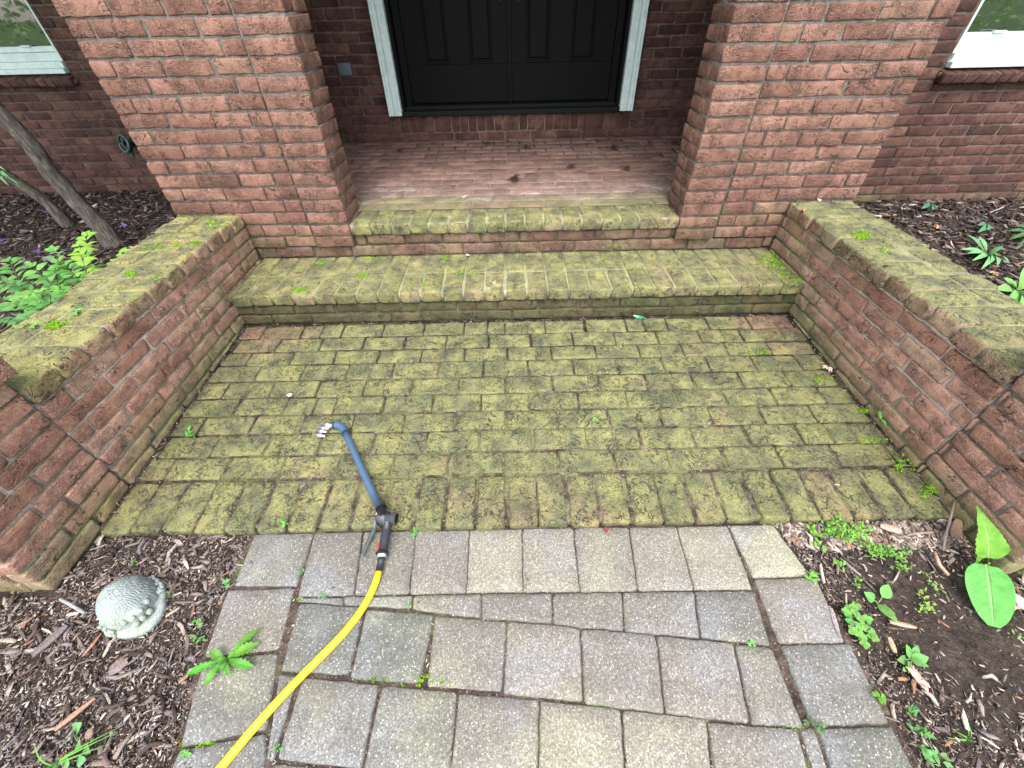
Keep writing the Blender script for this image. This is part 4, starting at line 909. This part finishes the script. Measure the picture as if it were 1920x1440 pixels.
# tree with two trunks
tr = empty('tree', at(225, 470, .02), 'slender grey-barked tree with two leaning trunks in the left bed', 'tree')
def trunk(pts, rs, wob=.0015):
    P = [at(u, v, yy) if i == 0 else aty(u, v, yy) for i, (u, v, yy) in enumerate(pts)]; Q = []
    for i in range(len(P)-1):
        for k in range(8): Q.append(P[i].lerp(P[i+1], k/8))
    Q.append(P[-1]); n = len(Q); rr_ = [np.interp(i/(n-1), np.linspace(0, 1, len(rs)), rs) for i in range(n)]
    Vt, Qt = tube(Q, rr_, 20); A = np.array([list(v) for v in Vt]); A += .004*np.stack([vn(A*22, 1), vn(A*22, 2), vn(A*22, 3)], 1)+wob*np.stack([vn(A*70, 4), vn(A*70, 5), vn(A*70, 6)], 1)
    g = G(); g.add(A.tolist(), Qt); return g
yt = at(222, 468, 0).y; yt2 = at(130, 425, 0).y
t1 = [(222, 468, .0), (190, 425, yt-.01), (150, 385, yt-.02), (100, 330, yt-.04), (58, 270, yt-.06), (20, 232, yt-.08), (-60, 150, yt-.1), (-180, 20, yt-.1)]
trunk(t1, [.072, .050, .044, .041, .040, .038, .035, .032]).build('trunk', [M['bark']], tr)
t2 = [(130, 425, .0), (95, 385, yt2), (40, 345, yt2-.02), (0, 318, yt2-.04), (-60, 275, yt2-.05), (-180, 180, yt2-.05)]
trunk(t2, [.048, .034, .031, .029, .026, .024]).build('trunk', [M['bark']], tr)
g = G(); top = aty(-180, 20, yt-.1)
def rleaf(g, p, sz, col): 
    d = Vector((random.gauss(0, 1), random.gauss(0, 1), random.gauss(0, .5))).normalized(); leaf(g, p, p+d*sz, sz*.6, (random.gauss(0, .5), random.gauss(0, .5), 1), 'ovate', col, n=3)
for i in range(3800):
    p = Vector((random.gauss(-3.5, .75), random.gauss(.55, .75), random.gauss(2.5, .38)))
    if p.z > 1.75 and p.x < -1.75: rleaf(g, p, random.uniform(.07, .12), random.choice(GR))
for a_, b_ in ((-2.9, .3), (-3.6, 1.0), (-4.2, .2), (-3.4, -.4)): g.tube([top, top.lerp(Vector((a_, b_, 2.5)), .6)+Vector((0, 0, .1)), Vector((a_, b_, 2.6))], [.026, .018, .008], 7, (.12, .10, .08))
g.build('crown', [M['leaf']], tr)
# dandelion-like rosettes, seedlings and weeds
def plant(name, label, cat, loc, fn, group=None):
    e = empty(name, loc, label, cat, group); g = G(); fn(g, Vector(loc)); o = g.build('leaf', [M['leaf']], e); return e
def rosette(u, v, LS, z, label, wd=.024, col=(.085, .26, .028)):
    c = at(u, v, z)
    def fn(g, c):
        for (a, e, w_) in LS:
            t = at(a, e, z+.022); leaf(g, c+Vector((0, 0, .004)), t, w_*mpp(c)*.72, (0, -.2, 1), 'spat', tuple(q*random.uniform(.75, 1.2) for q in col), arch=.18, cup=.2, n=18, ser=.20, wav=.05)
    return plant('rosette_weed', label, 'weed', c, fn)
rosette(428, 1236, [(484, 1178, 17), (481, 1207, 24), (470, 1194, 15), (471, 1250, 21), (393, 1222, 21), (347, 1264, 17), (382, 1283, 16), (427, 1266, 12), (414, 1257, 14), (405, 1240, 14), (442, 1222, 12), (396, 1262, 10)], GZ+.004, 'rosette weed with long toothed leaves at the left edge of the paver path')
def seedl(u, v, LS, z, label, name='seedling', col=(.13, .36, .08), shape='round', group=None, hgt=.016, stem=True):
    c = at(u, v, z)
    def fn(g, c):
        for (a, e, w_, l) in LS:
            t = at(a, e, z+hgt); d = (t-c); b_ = t-d.normalized()*min(d.length*.96, l*mpp(c)); 
            if stem and d.length > l*mpp(c)*1.1: g.tube([c, c.lerp(b_, .6)+Vector((0, 0, .006)), b_], .0009, 5, (.20, .30, .08))
            leaf(g, b_, t, w_*mpp(c), (0, -.45, 1), shape, col, arch=.08, cup=.10, n=8)
    return plant(name, label, 'weed', c, fn, group)
seedl(1645, 1132, [(1668, 1096, 24, 30), (1621, 1110, 21, 20), (1685, 1168, 20, 42)], GZ, 'seedling with two round leaves and one long leaf in the dark bare soil', shape='ovate')
seedl(1708, 1236, [(1700, 1208, 16, 28), (1742, 1233, 22, 34), (1742, 1250, 14, 32), (1683, 1238, 17, 24), (1704, 1256, 17, 20), (1722, 1210, 17, 26), (1693, 1258, 8, 10), (1704, 1262, 8, 9)], GZ, 'seedling with broad folded leaflets below the round-leaved seedling', shape='ovate')
def clump(u, v, pts, z, label, sz, col, name='clover_clump', n_each=3, cat='weed', h=.02, group=None, shape='round'):
    c = at(u, v, z)
    def fn(g, c):
        for (a, e) in pts:
            t = at(a+random.uniform(-2, 2), e+random.uniform(-2, 2), z+h*random.uniform(.5, 1.1)); g.tube([c.lerp(t, .1), c.lerp(t, .6)+Vector((0, 0, h*.3)), t], .0005, 4, (.16, .22, .06)); ph_ = random.random()*6
            for k in range(n_each):
                an = ph_+k*2*math.pi/n_each; d = Vector((math.cos(an), math.sin(an), random.uniform(-.1, .25))); s_ = sz*mpp(c)*random.uniform(.8, 1.15)
                leaf(g, t, t+d*s_, s_*.95 if shape == 'round' else s_*.5, (0, -.2, 1), shape, tuple(q*random.uniform(.8, 1.2) for q in col), arch=.05, cup=.06, n=4)
    return plant(name, label, cat, c, fn, group)
clump(1610, 1168, [(1593, 1142), (1605, 1150), (1613, 1160), (1596, 1165), (1608, 1176), (1620, 1172), (1600, 1183), (1612, 1190), (1628, 1180), (1636, 1188), (1618, 1196), (1606, 1138), (1590, 1152), (1626, 1158), (1638, 1196), (1622, 1206), (1586, 1148)], GZ, 'clump of small lobed clover-like leaves at the right edge of the paver path', 9, (.15, .36, .07), n_each=4)
def sprig(u, v, pts, label, n=60, sz=4.5, col=(.17, .40, .05), z=None, h=.025, spread=5, group='small bright sprigs in the right-hand mulch'):
    z = GZ if z is None else z; c = at(u, v, z)
    def fn(g, c):
        for (a, e) in pts:
            t = at(a, e, z+.004); 
            for k in range(max(3, n//len(pts))):
                q = at(a+random.gauss(0, spread), e+random.gauss(0, spread*.75), z+h*random.random()); d = Vector((random.gauss(0, 1), random.gauss(0, 1), random.gauss(.3, .5))).normalized(); s_ = sz*mpp(c)*random.uniform(.7, 1.3)
                if k % 4 == 0: g.tube([t, q], .0005, 4, (.2, .3, .08))
                leaf(g, q, q+d*s_, s_*.55, (random.gauss(0, .3), -.2, 1), 'ovate', tuple(x*random.uniform(.8, 1.25) for x in col), arch=.05, cup=.05, n=3)
    return plant('chickweed_sprig', label, 'weed', c, fn, group)
sprig(1578, 998, [(1575, 972), (1560, 985), (1582, 992), (1600, 1000), (1572, 1002), (1612, 990), (1592, 1008), (1555, 998), (1616, 998)], 'bushiest bright green sprig under the lip of the landing', 330, 6.5, h=.045, spread=8)
sprig(1528, 1008, [(1525, 1000), (1520, 996), (1533, 1015), (1536, 1020)], 'small pair of round-leaved sprigs left of the bushiest one', 24, 11, spread=4)
sprig(1650, 1035, [(1622, 1022), (1640, 1028), (1655, 1036), (1668, 1032), (1634, 1036)], 'wide bright sprig trailing over the mulch behind the bare soil', 150, 6, spread=7)
sprig(1692, 1050, [(1700, 1035), (1690, 1048), (1685, 1060), (1695, 1066), (1680, 1040)], 'bright sprig at the right end of the trailing one', 70, 6, spread=5)
sprig(1745, 1090, [(1738, 1080), (1745, 1092), (1756, 1098), (1758, 1106)], 'thin pale sprig on the soil nearest the big dock leaf', 34, 6, (.28, .38, .12), spread=4)
sprig(1735, 1130, [(1727, 1108), (1732, 1120), (1738, 1133), (1742, 1142), (1730, 1142)], 'narrow upright-curving sprig in the middle of the bare soil', 60, 6, (.26, .42, .08), spread=4)
sprig(1573, 1058, [(1570, 1056), (1577, 1060)], 'tiny sprig on the bare soil near the corner paver', 12, 8, spread=3)
sprig(1611, 1092, [(1610, 1086), (1612, 1098)], 'tiny upright sprig left of the thin soil patch', 10, 8, spread=2)
sprig(1522, 1082, [(1520, 1078), (1525, 1084)], 'sprig rooted at the outer corner of the topmost right paver', 14, 10, spread=3)
sprig(1905, 1192, [(1900, 1190), (1912, 1195)], 'faint sprig in the mulch at the right edge of the photo', 16, 6, (.2, .3, .1), spread=5)
sprig(1708, 1332, [(1706, 1328), (1714, 1337)], 'small sprig low in the right mulch beside a stick', 18, 8, spread=5, col=(.1, .28, .08))
sprig(1725, 1372, [(1716, 1366), (1728, 1374), (1738, 1378)], 'sprig of narrow leaves low in the right mulch', 22, 10, spread=4, col=(.12, .3, .08))
sprig(1750, 1410, [(1730, 1405), (1750, 1412), (1762, 1420), (1742, 1420)], 'broad-leaved sprig lowest in the right mulch', 18, 15, spread=5, col=(.14, .34, .1))
sprig(1532, 1358, [(1518, 1352), (1530, 1360), (1540, 1366)], 'dull sprig growing between the last pavers on the right', 26, 9, (.10, .19, .09), spread=5, group='weeds in the paving joints')
sprig(1648, 1308, [(1645, 1304), (1654, 1310)], 'grassy sprig beside the right edge of the path', 14, 12, spread=3)
JG = 'weeds in the paving joints'
def joint(u, v, label, sz=8, n=9, z=None, col=(.15, .42, .09), sp_=3.5): return sprig(u, v, [(u, v-2), (u+3, v+2)], label, n, sz, col, z if z is not None else GZ, .015, sp_, JG)
joint(355, 815, 'round-leaved weed at the left edge of the landing', 10, 12, -.022); joint(1655, 783, 'two-leaved weed against the right wing wall', 15, 5, -.015); joint(1746, 897, 'small weed at the foot of the right wing wall near the front', 11, 6, -.03)
joint(528, 980, 'bright weed between the front landing bricks', 7, 14, -.04); joint(565, 1071, 'leaf growing in the joint between the first two pavers', 11, 3); joint(780, 1000, 'weed at the foot of the landing right of the spray grip', 10, 5)
joint(602, 1120, 'pale weed in the narrow paver row', 7, 7, col=(.12, .3, .14)); joint(765, 1140, 'weed beside the hose in the narrow paver row', 6, 7); joint(1409, 1209, 'weed in the joint beside the bluish paver', 7, 9); joint(345, 1412, 'weed at the lower left corner of the path', 8, 16)
joint(516, 1405, 'weed in the slim joint left of the hose', 6, 12); joint(1200, 598, 'single pale green leaflet below the first step', 11, 3, 0., (.18, .45, .25)); joint(1113, 792, 'leaf scrap on the landing joints', 6, 3, -.02)
MG = 'small weeds in the left mulch'
for u, v, sz, n, lb in ((375, 1165, 10, 9, 'feathery green weed nearest the path in the left mulch'), (372, 1196, 8, 12, 'low green weed just below the feathery one in the left mulch'), (252, 1052, 6, 8, 'tiny weed behind the stone hedgehog'), (315, 1118, 6, 5, 'tiny weed touching the hedgehog base'), (425, 1095, 9, 5, 'weed against the corner of the second paver row')):
    sprig(u, v, [(u, v)], lb, n, sz, (.14, .34, .09), group=MG, spread=5)
seedl(140, 1372, [(152, 1356, 26, 34), (122, 1395, 18, 30), (168, 1412, 16, 24), (150, 1400, 16, 18)], GZ, 'spoon-leaved weed at the bottom of the left mulch', col=(.14, .33, .12), shape='ovate', hgt=.03)
seedl(118, 1428, [(128, 1434, 30, 28), (160, 1425, 16, 22), (100, 1440, 16, 20)], GZ, 'round-leaved weed lowest in the left mulch', col=(.15, .36, .14), hgt=.03)
def grass(u, v, tips, label, z=GZ):
    c = at(u, v, z)
    def fn(g, c):
        for a, e in tips: t = at(a, e, z+.05); leaf(g, c, t, .0045, (0, -.3, 1), 'blade', (.16, .40, .06), arch=.2, cup=.1, n=8)
    return plant('grass_tuft', label, 'grass', c, fn)
grass(100, 1436, [(205, 1378), (210, 1368), (195, 1398), (60, 1400), (85, 1445)], 'grass blades crossing the mulch at the bottom left')
grass(1808, 1385, [(1785, 1385), (1812, 1355), (1795, 1372), (1835, 1392), (1822, 1362)], 'short tuft of grass low in the right mulch')
# the two big dock leaves
dk_ = empty('dock_plant', at(1856, 1052, GZ), 'two large broad green dock leaves at the foot of the right wing wall', 'plant')
def onpl(u, v, P0, nn): d = Vector(ray(u, v)); c0 = Vector(CC); return c0+d*((P0-c0).dot(nn)/d.dot(nn))
tp_ = at(1864, 1175, GZ+.012); vw = (Vector(CC)-tp_).normalized(); nn = (vw*.85+Vector((0, 0, .25))).normalized(); bs_ = onpl(1850, 1060, tp_, nn)
g = G(); leaf(g, bs_, tp_, 66*mpp(tp_), nn, 'broad', (.14, .38, .075), arch=.04, cup=.04, n=22, wav=.012); o = g.build('leaf', [M['leaf']], dk_); o['label'] = 'lower, rounder dock leaf lying nearly flat'
g = G(); leaf(g, at(1853, 1046, .0), at(1836, 950, .10), 44*mpp(at(1855, 1000, .05)), (-.35, -.75, .75), 'dock', (.13, .34, .035), arch=.14, cup=.22, n=22, ser=.04, wav=.035); o = g.build('leaf', [M['leaf']], dk_); o['label'] = 'upper, pointed dock leaf curling up the wall'
g = G(); leaf(g, at(1824, 1060, GZ), at(1838, 1030, -.0), .020, (0, -.5, 1), 'lance', (.22, .48, .04)); g.build('leaf', [M['leaf']], dk_)
g = G(); r0 = at(1850, 1056, GZ); g.tube([r0, r0.lerp(bs_, .5)+Vector((0, 0, .01)), bs_], .003, 6, (.2, .35, .08)); g.tube([r0, at(1853, 1044, .0)], .003, 6, (.2, .35, .08)); g.build('stem', [M['leaf']], dk_)
# right bed plants beyond the wing wall
def lance(u, v, tips, z, label, col=(.17, .40, .16), wd=8, name='lance_leaved_plant'):
    c = at(u, v, z)
    def fn(g, c):
        for a, e in tips: t = at(a, e, z+.07); g.tube([c, c.lerp(t, .4)+Vector((0, 0, .01))], .0012, 4, (.2, .3, .1)); leaf(g, c.lerp(t, .12), t, wd*mpp(c), (0, -.5, 1), 'lance', col, arch=.1, cup=.1, n=7)
    return plant(name, label, 'plant', c, fn)
lance(1850, 478, [(1816, 438), (1838, 442), (1806, 465), (1880, 462), (1862, 490), (1830, 485), (1895, 488), (1876, 494), (1848, 500), (1820, 472), (1872, 476)], .06, 'narrow-leaved green plant in the dark mulch near the right edge')
lance(1905, 548, [(1866, 540), (1885, 520), (1930, 520), (1935, 560), (1890, 570), (1900, 528), (1925, 500), (1918, 582), (1895, 560)], .09, 'broad-leaved plant leaning over the coping at the right edge', (.17, .42, .09), 15)
lance(1848, 425, [(1838, 420), (1856, 428), (1840, 432)], .06, 'single small sprout in the dark mulch behind the narrow-leaved plant', (.10, .26, .14), 9)
lance(1742, 388, [(1732, 388), (1740, 384), (1752, 390), (1758, 387)], .045, 'pair of tiny bluish sprouts close to the house wall', (.10, .24, .16), 10)
lance(1930, 440, [(1895, 430), (1912, 420), (1900, 445), (1918, 455), (1925, 412)], .06, 'dark feathery plant cut off by the right edge', (.05, .14, .04), 8)
# fallen purple blossoms
FG = 'fallen purple blossoms in the left bed'; fm = None
FL = [(5, 452, 'pale lilac blossom at the left edge of the mulch'), (39, 442, 'small faded blossom near the left edge'), (73, 474, 'large purple blossom left of the second trunk base'), (126, 470, 'purple blossom between the two trunk bases'), (92, 487, 'small purple blossom above the shrub tips'), (52, 499, 'wide violet blossom left of the shrub tips'), (203, 423, 'pale blossom petal left of the bright pair'), (232, 424, 'bright purple blossom right of the main trunk'), (320, 417, 'purple blossom beside the far end of the coping'), (84, 398, 'dim blossom in the shade near the wall')]
src = None
for i, (u, v, lb) in enumerate(FL):
    p = at(u, v, .075 if u < 120 else .06)
    if src is None:
        g = G()
        for k in range(5):
            a = 2*math.pi*k/5+random.uniform(-.2, .2); d = Vector((math.cos(a), math.sin(a), random.uniform(.0, .4))); leaf(g, d*.004, d*.034, .024, (0, 0, 1), 'round', (.36, .20, .55), arch=.1, cup=.2, n=5, wav=.06)
        me_ = g.build('fallen_blossom', [attr_mat('petal', .6, 90., .2, .3, .3)]); o = src = me_; o.location = p
    else: o = src.copy(); COL.objects.link(o); o.location = p
    o.rotation_euler = (random.gauss(0, .4), random.gauss(0, .4), random.uniform(0, 6)); s_ = (.8, .6, 1.1, .9, .8, 1.15, .6, .9, .85, .5)[i]; o.scale = (s_, s_*random.uniform(.6, 1), s_); tag(o, lb, 'blossom', FG)
# dead leaves on the porch
DG = 'dead leaves on the porch floor'; dm = attr_mat('dead_leaf', .8, 80., .3, .2)
def deadleaf(u, v, z, s, lb, col=(.10, .05, .028), grp=DG):
    g = G(); p = at(u, v, z+.008); a0 = random.uniform(-.4, .4)
    for k in range(6): 
        a = a0+(k-2.5)*.62; d = Vector((math.cos(a), math.sin(a)*.9, random.uniform(-.12, .3))); leaf(g, d*(-.002), d*s*random.uniform(.6, 1.1), s*.42, (0, 0, 1), 'lance', col, arch=.15, cup=.35, n=6, ser=.18, wav=.08)
    g.tube([(0, 0, 0), (-.6*s, .2*s, .004)], .0007, 4, col); o = g.build('dead_leaf', [dm]); o.location = p; o.rotation_euler = (0, 0, random.uniform(0, 6)); return tag(o, lb, 'dead leaf', grp)
for u, v, s, lb in ((746, 283, .030, 'curled brown leaf at the left of the porch floor'), (912, 269, .030, 'thin brown leaf under the door sill, left of centre'), (985, 277, .032, 'brown leaf on the dark damp spot of the porch'), (1147, 277, .036, 'wide brown leaf right of the porch centre'), (1217, 267, .018, 'tiny brown scrap near the right pillar'), (1264, 268, .030, 'brown leaf tucked behind the right pillar'), (1070, 311, .028, 'brown leaf in the middle of the porch floor'), (1172, 317, .034, 'long brown leaf nearest the right pillar base'), (960, 336, .042, 'biggest brown leaf on the pale worn patch')):
    deadleaf(u, v, ZA+.004, s*1.45, lb, (.030, .017, .011))
LG = 'pale leaf scraps on the brickwork'
deadleaf(870, 369, ZA, .022, 'pale scrap on the porch edge', (.42, .42, .33), LG); deadleaf(541, 742, -.02, .016, 'white fluff speck on the left of the landing', (.62, .62, .55), LG); deadleaf(1552, 690, -.012, .026, 'pale crumpled leaf against the right wing wall', (.42, .33, .25), LG)
deadleaf(1505, 391, ZC, .028, 'brown crumpled leaf on the far end of the right coping', (.26, .15, .10), LG); deadleaf(1535, 375, ZC, .014, 'white speck where the right coping meets the pillar', (.65, .66, .60), LG); deadleaf(876, 479, ZT, .015, 'white speck on the step tread', (.55, .6, .58), LG)
deadleaf(1720, 1278, GZ, .034, 'crumpled tan leaf on the right mulch', (.38, .25, .17), LG); deadleaf(1136, 994, GZ+.006, .012, 'red petal scrap in front of the landing', (.20, .03, .025), LG); deadleaf(1912, 1140, GZ+.01, .06, 'striped pinkish leaf below the big dock leaves', (.40, .27, .22), LG)
deadleaf(1760, 428, .06, .045, 'tan leaf on the black mulch of the right bed', (.30, .17, .12), LG); deadleaf(1868, 515, .07, .04, 'brown leaf between the two plants of the right bed', (.28, .17, .11), LG); deadleaf(1663, 500, ZC, .016, 'dark scrap on the right coping', (.02, .02, .02), LG)
# sticks and slabs of bark
def stick(pts, r, lb, col, z=GZ):
    g = G(); P = [at(u, v, z+h) for u, v, h in pts]; g.tube(P, r, 7, col); return tag(g.build('stick', [M['chip']]), lb, 'stick', 'sticks and bark lying on the mulch')
stick([(1790, 938, .06), (1781, 975, .045), (1773, 1005, .03), (1768, 1032, .012)], .0035, 'grey twig leaning on the landing at the foot of the right wing wall', (.20, .16, .14))
stick([(113, 1123, .015), (135, 1135, .018), (160, 1150, .012)], .0045, 'short grey stick left of the stone hedgehog', (.22, .22, .22)); stick([(1700, 1003, .012), (1725, 999, .016), (1750, 998, .012)], .0035, 'grey twig lying across the chips below the landing', (.17, .14, .12))
stick([(1752, 1035, .02), (1762, 1060, .02), (1778, 1078, .012)], .005, 'tan split twig beside the bare soil', (.33, .23, .16)); stick([(1890, 452, .02), (1925, 462, .03)], .002, 'pale twig at the right edge of the far bed', (.4, .35, .3), .06); stick([(1848, 402, .01), (1882, 388, .02)], .003, 'pale twig on the far mulch near the house wall', (.38, .32, .24), .05)
def bark(pts, w_, lb, col):
    g = G(); P = [at(u, v, GZ+h) for u, v, h in pts]; a, c = P[0], P[-1]; d = (c-a).normalized(); s_ = d.cross(Vector((0, 0, 1))).normalized(); V = []
    for i in range(6):
        t = i/5; p = a.lerp(c, t); q = w_*(.35+.65*math.sin(math.pi*min(1, .15+t*.8)))*random.uniform(.85, 1.15)
        V += [p-s_*q+Vector((0, 0, -.004)), p-s_*q, p+s_*q*.2+Vector((0, 0, .003)), p+s_*q, p+s_*q+Vector((0, 0, -.004))]
    g.add(V, [(i*5+k, i*5+k+1, i*5+6+k, i*5+5+k) for i in range(5) for k in range(4)], col); return tag(g.build('bark_piece', [M['chip']], smooth=False), lb, 'bark', 'sticks and bark lying on the mulch')
bark([(102, 1368, .014), (178, 1308, .018)], .006, 'long reddish bark strip in the lower left mulch', (.24, .13, .09)); bark([(60, 1228, .012), (125, 1172, .016)], .012, 'dark bark slab left of the hedgehog', (.10, .08, .075)); bark([(205, 1258, .012), (240, 1238, .014)], .016, 'broad grey bark flake below the hedgehog', (.13, .10, .095))
bark([(1668, 1165, .01), (1718, 1176, .012)], .006, 'tan bark flake right of the round-leaved seedling', (.28, .19, .14)); bark([(1668, 1195, .012), (1680, 1225, .012)], .006, 'short tan bark strip above the folded seedling', (.34, .22, .14)); bark([(1690, 950+45, .02), (1650, 985, .018)], .012, 'pinkish bark flake under the lip of the landing', (.30, .20, .16))
bark([(1798, 975, .05), (1790, 1010, .02)], .014, 'curled brown bark standing in the wall corner', (.14, .09, .065)); bark([(1558, 1160-20, .008), (1575, 1195, .008)], .006, 'grey bark sliver along the right path edge', (.22, .18, .18)); bark([(160, 1010+370, .02), (175, 1330+40, .02)], .01, 'bark chip among the lower left weeds', (.17, .12, .10))
# moss cushions
def _mn(a, b_): return float(vn(np.array([[a/9., b_/4.5, 1.]]), 3)[0]+.6*vn(np.array([[a/3.5, b_/2., 2.]]), 6)[0])
def mossy(lb, spots):
    g = G()
    for (u, v, z, ru, rv, n) in spots:
        for _ in range(int(n*2)):
            a, r_ = random.uniform(0, 6.28), math.sqrt(random.random())*random.uniform(.5, 1); pu, pv = u+1.5*ru*r_*math.cos(a), v+1.5*rv*r_*math.sin(a)
            if _mn(pu, pv) < .12*random.random(): continue
            p = at(pu, pv, z); d = Vector((random.gauss(0, .8), random.gauss(0, .8), .9)).normalized()
            s_ = random.uniform(.003, .008); q = d.cross(Vector((random.gauss(0, 1), random.gauss(0, 1), random.gauss(0, 1)))).normalized()*s_*.45
            c = tuple(x*random.uniform(.7, 1.3) for x in ((.20, .36, .02) if random.random() < .7 else (.13, .26, .02))); g.add([p-q, p+q, p+d*s_], [(0, 1, 2)], c)
    return tag(g.build('moss', [M['moss']], smooth=False), lb, 'moss', kind='stuff')
mossy('bright green moss tufts on the brick treads, copings and joints', [(1472, 508, ZT, 26, 13, 1500), (1455, 485, ZT, 30, 10, 500), (1490, 520, ZT, 14, 10, 500), (1500, 500, ZT, 8, 18, 400), (705, 483, ZT, 18, 4, 260), (560, 541, ZT, 12, 6, 240), (530, 520, ZT, 14, 7, 90), (800, 535, ZT, 26, 7, 200), (680, 517, ZT, 14, 4, 120), (1126, 487, ZT, 14, 5, 150), (835, 487, ZT, 6, 8, 120), (600, 494, ZT, 8, 4, 60), (870, 510, ZT, 24, 2, 90),
  (1616, 441, ZC, 15, 8, 420), (1660, 450, ZC, 10, 6, 150), (1662, 468, ZC, 8, 5, 60), (300, 466, ZC, 26, 6, 500), (335, 458, ZC, 10, 4, 160), (370, 453, ZC, 12, 6, 220), (245, 515, ZC, 9, 5, 120), (296, 519, ZC, 7, 4, 70), (106, 612, ZC, 20, 9, 500), (195, 565, ZC, 12, 9, 120), (255, 560, ZC, 8, 4, 60), (400, 420, ZC, 20, 6, 120), (345, 405, ZC, 30, 5, 60),
  (1425, 660, -.01, 22, 4, 200), (1700, 870, -.03, 20, 18, 400), (1620, 770, -.02, 24, 5, 160), (1540, 700+12, -.015, 20, 3, 90), (1740, 915, -.03, 16, 16, 200), (1640, 826, -.025, 24, 4, 140),
  (850, 1140, GZ+.001, 45, 4, 120), (700, 1275, GZ+.001, 25, 4, 120), (795, 1272, GZ+.001, 12, 6, 90), (560, 1127, GZ+.001, 10, 4, 60), (835, 1278, GZ+.001, 25, 3, 60), (1460, 1365, GZ+.001, 40, 4, 60), (1150, 1322, GZ+.001, 60, 3, 60), (760, 1286, GZ+.001, 30, 3, 90), (380, 1395, GZ+.001, 40, 5, 120)])
# ------------------------------------------------------------------ greenery across the yard (seen in the window panes)
def bush(x, y, h, r, lb, seed, n=2600, trunk_h=.4):
    rs = random.Random(seed); e = empty('garden_bush', (x, y, -.1), lb, 'bush', 'bushes across the yard'); g = G()
    for k in range(5): a = rs.uniform(0, 6.28); g.tube([(x, y, -.1), (x+.2*r*math.cos(a), y+.2*r*math.sin(a), h*.3), (x+.6*r*math.cos(a), y+.6*r*math.sin(a), h*.75)], [.06, .045, .02], 7, (.1, .08, .06))
    g.build('stem', [M['bark']], e); g = G(); cl = [(x+rs.gauss(0, r*.5), y+rs.gauss(0, r*.5), rs.uniform(.1, .95)*h) for _ in range(26)]
    for i in range(n):
        c = rs.choice(cl); p = Vector((c[0]+rs.gauss(0, r*.17), c[1]+rs.gauss(0, r*.17), max(-.05, c[2]+rs.gauss(0, h*.08)))); d = Vector((rs.gauss(0, 1), rs.gauss(0, 1), rs.gauss(0, .7))).normalized(); q = d.cross(Vector((rs.gauss(0, 1), rs.gauss(0, 1), 1))).normalized()
        s_ = rs.uniform(.06, .13); cc = rs.choice([(.08, .22, .04), (.14, .32, .05), (.05, .13, .03), (.22, .40, .07)]); g.add([p, p+d*s_*.5+q*s_*.28, p+d*s_, p+d*s_*.5-q*s_*.28], [(0, 1, 2, 3)], cc)
    g.build('crown', [M['leaf']], e)
bush(5.2, -2.2, 2.4, 1.5, 'dense bush across the yard to the right, mirrored in the right window', 1); bush(7.4, -5.2, 4.5, 2.4, 'tall bush behind the viewer on the right, mirrored in the right window', 2, 3600)
bush(-5.6, -1.6, 2.6, 1.5, 'dense bush across the yard to the left, mirrored in the left window', 3); bush(-8.2, -4.8, 4.6, 2.4, 'tall bush behind the viewer on the left, mirrored in the left window', 4, 3600)
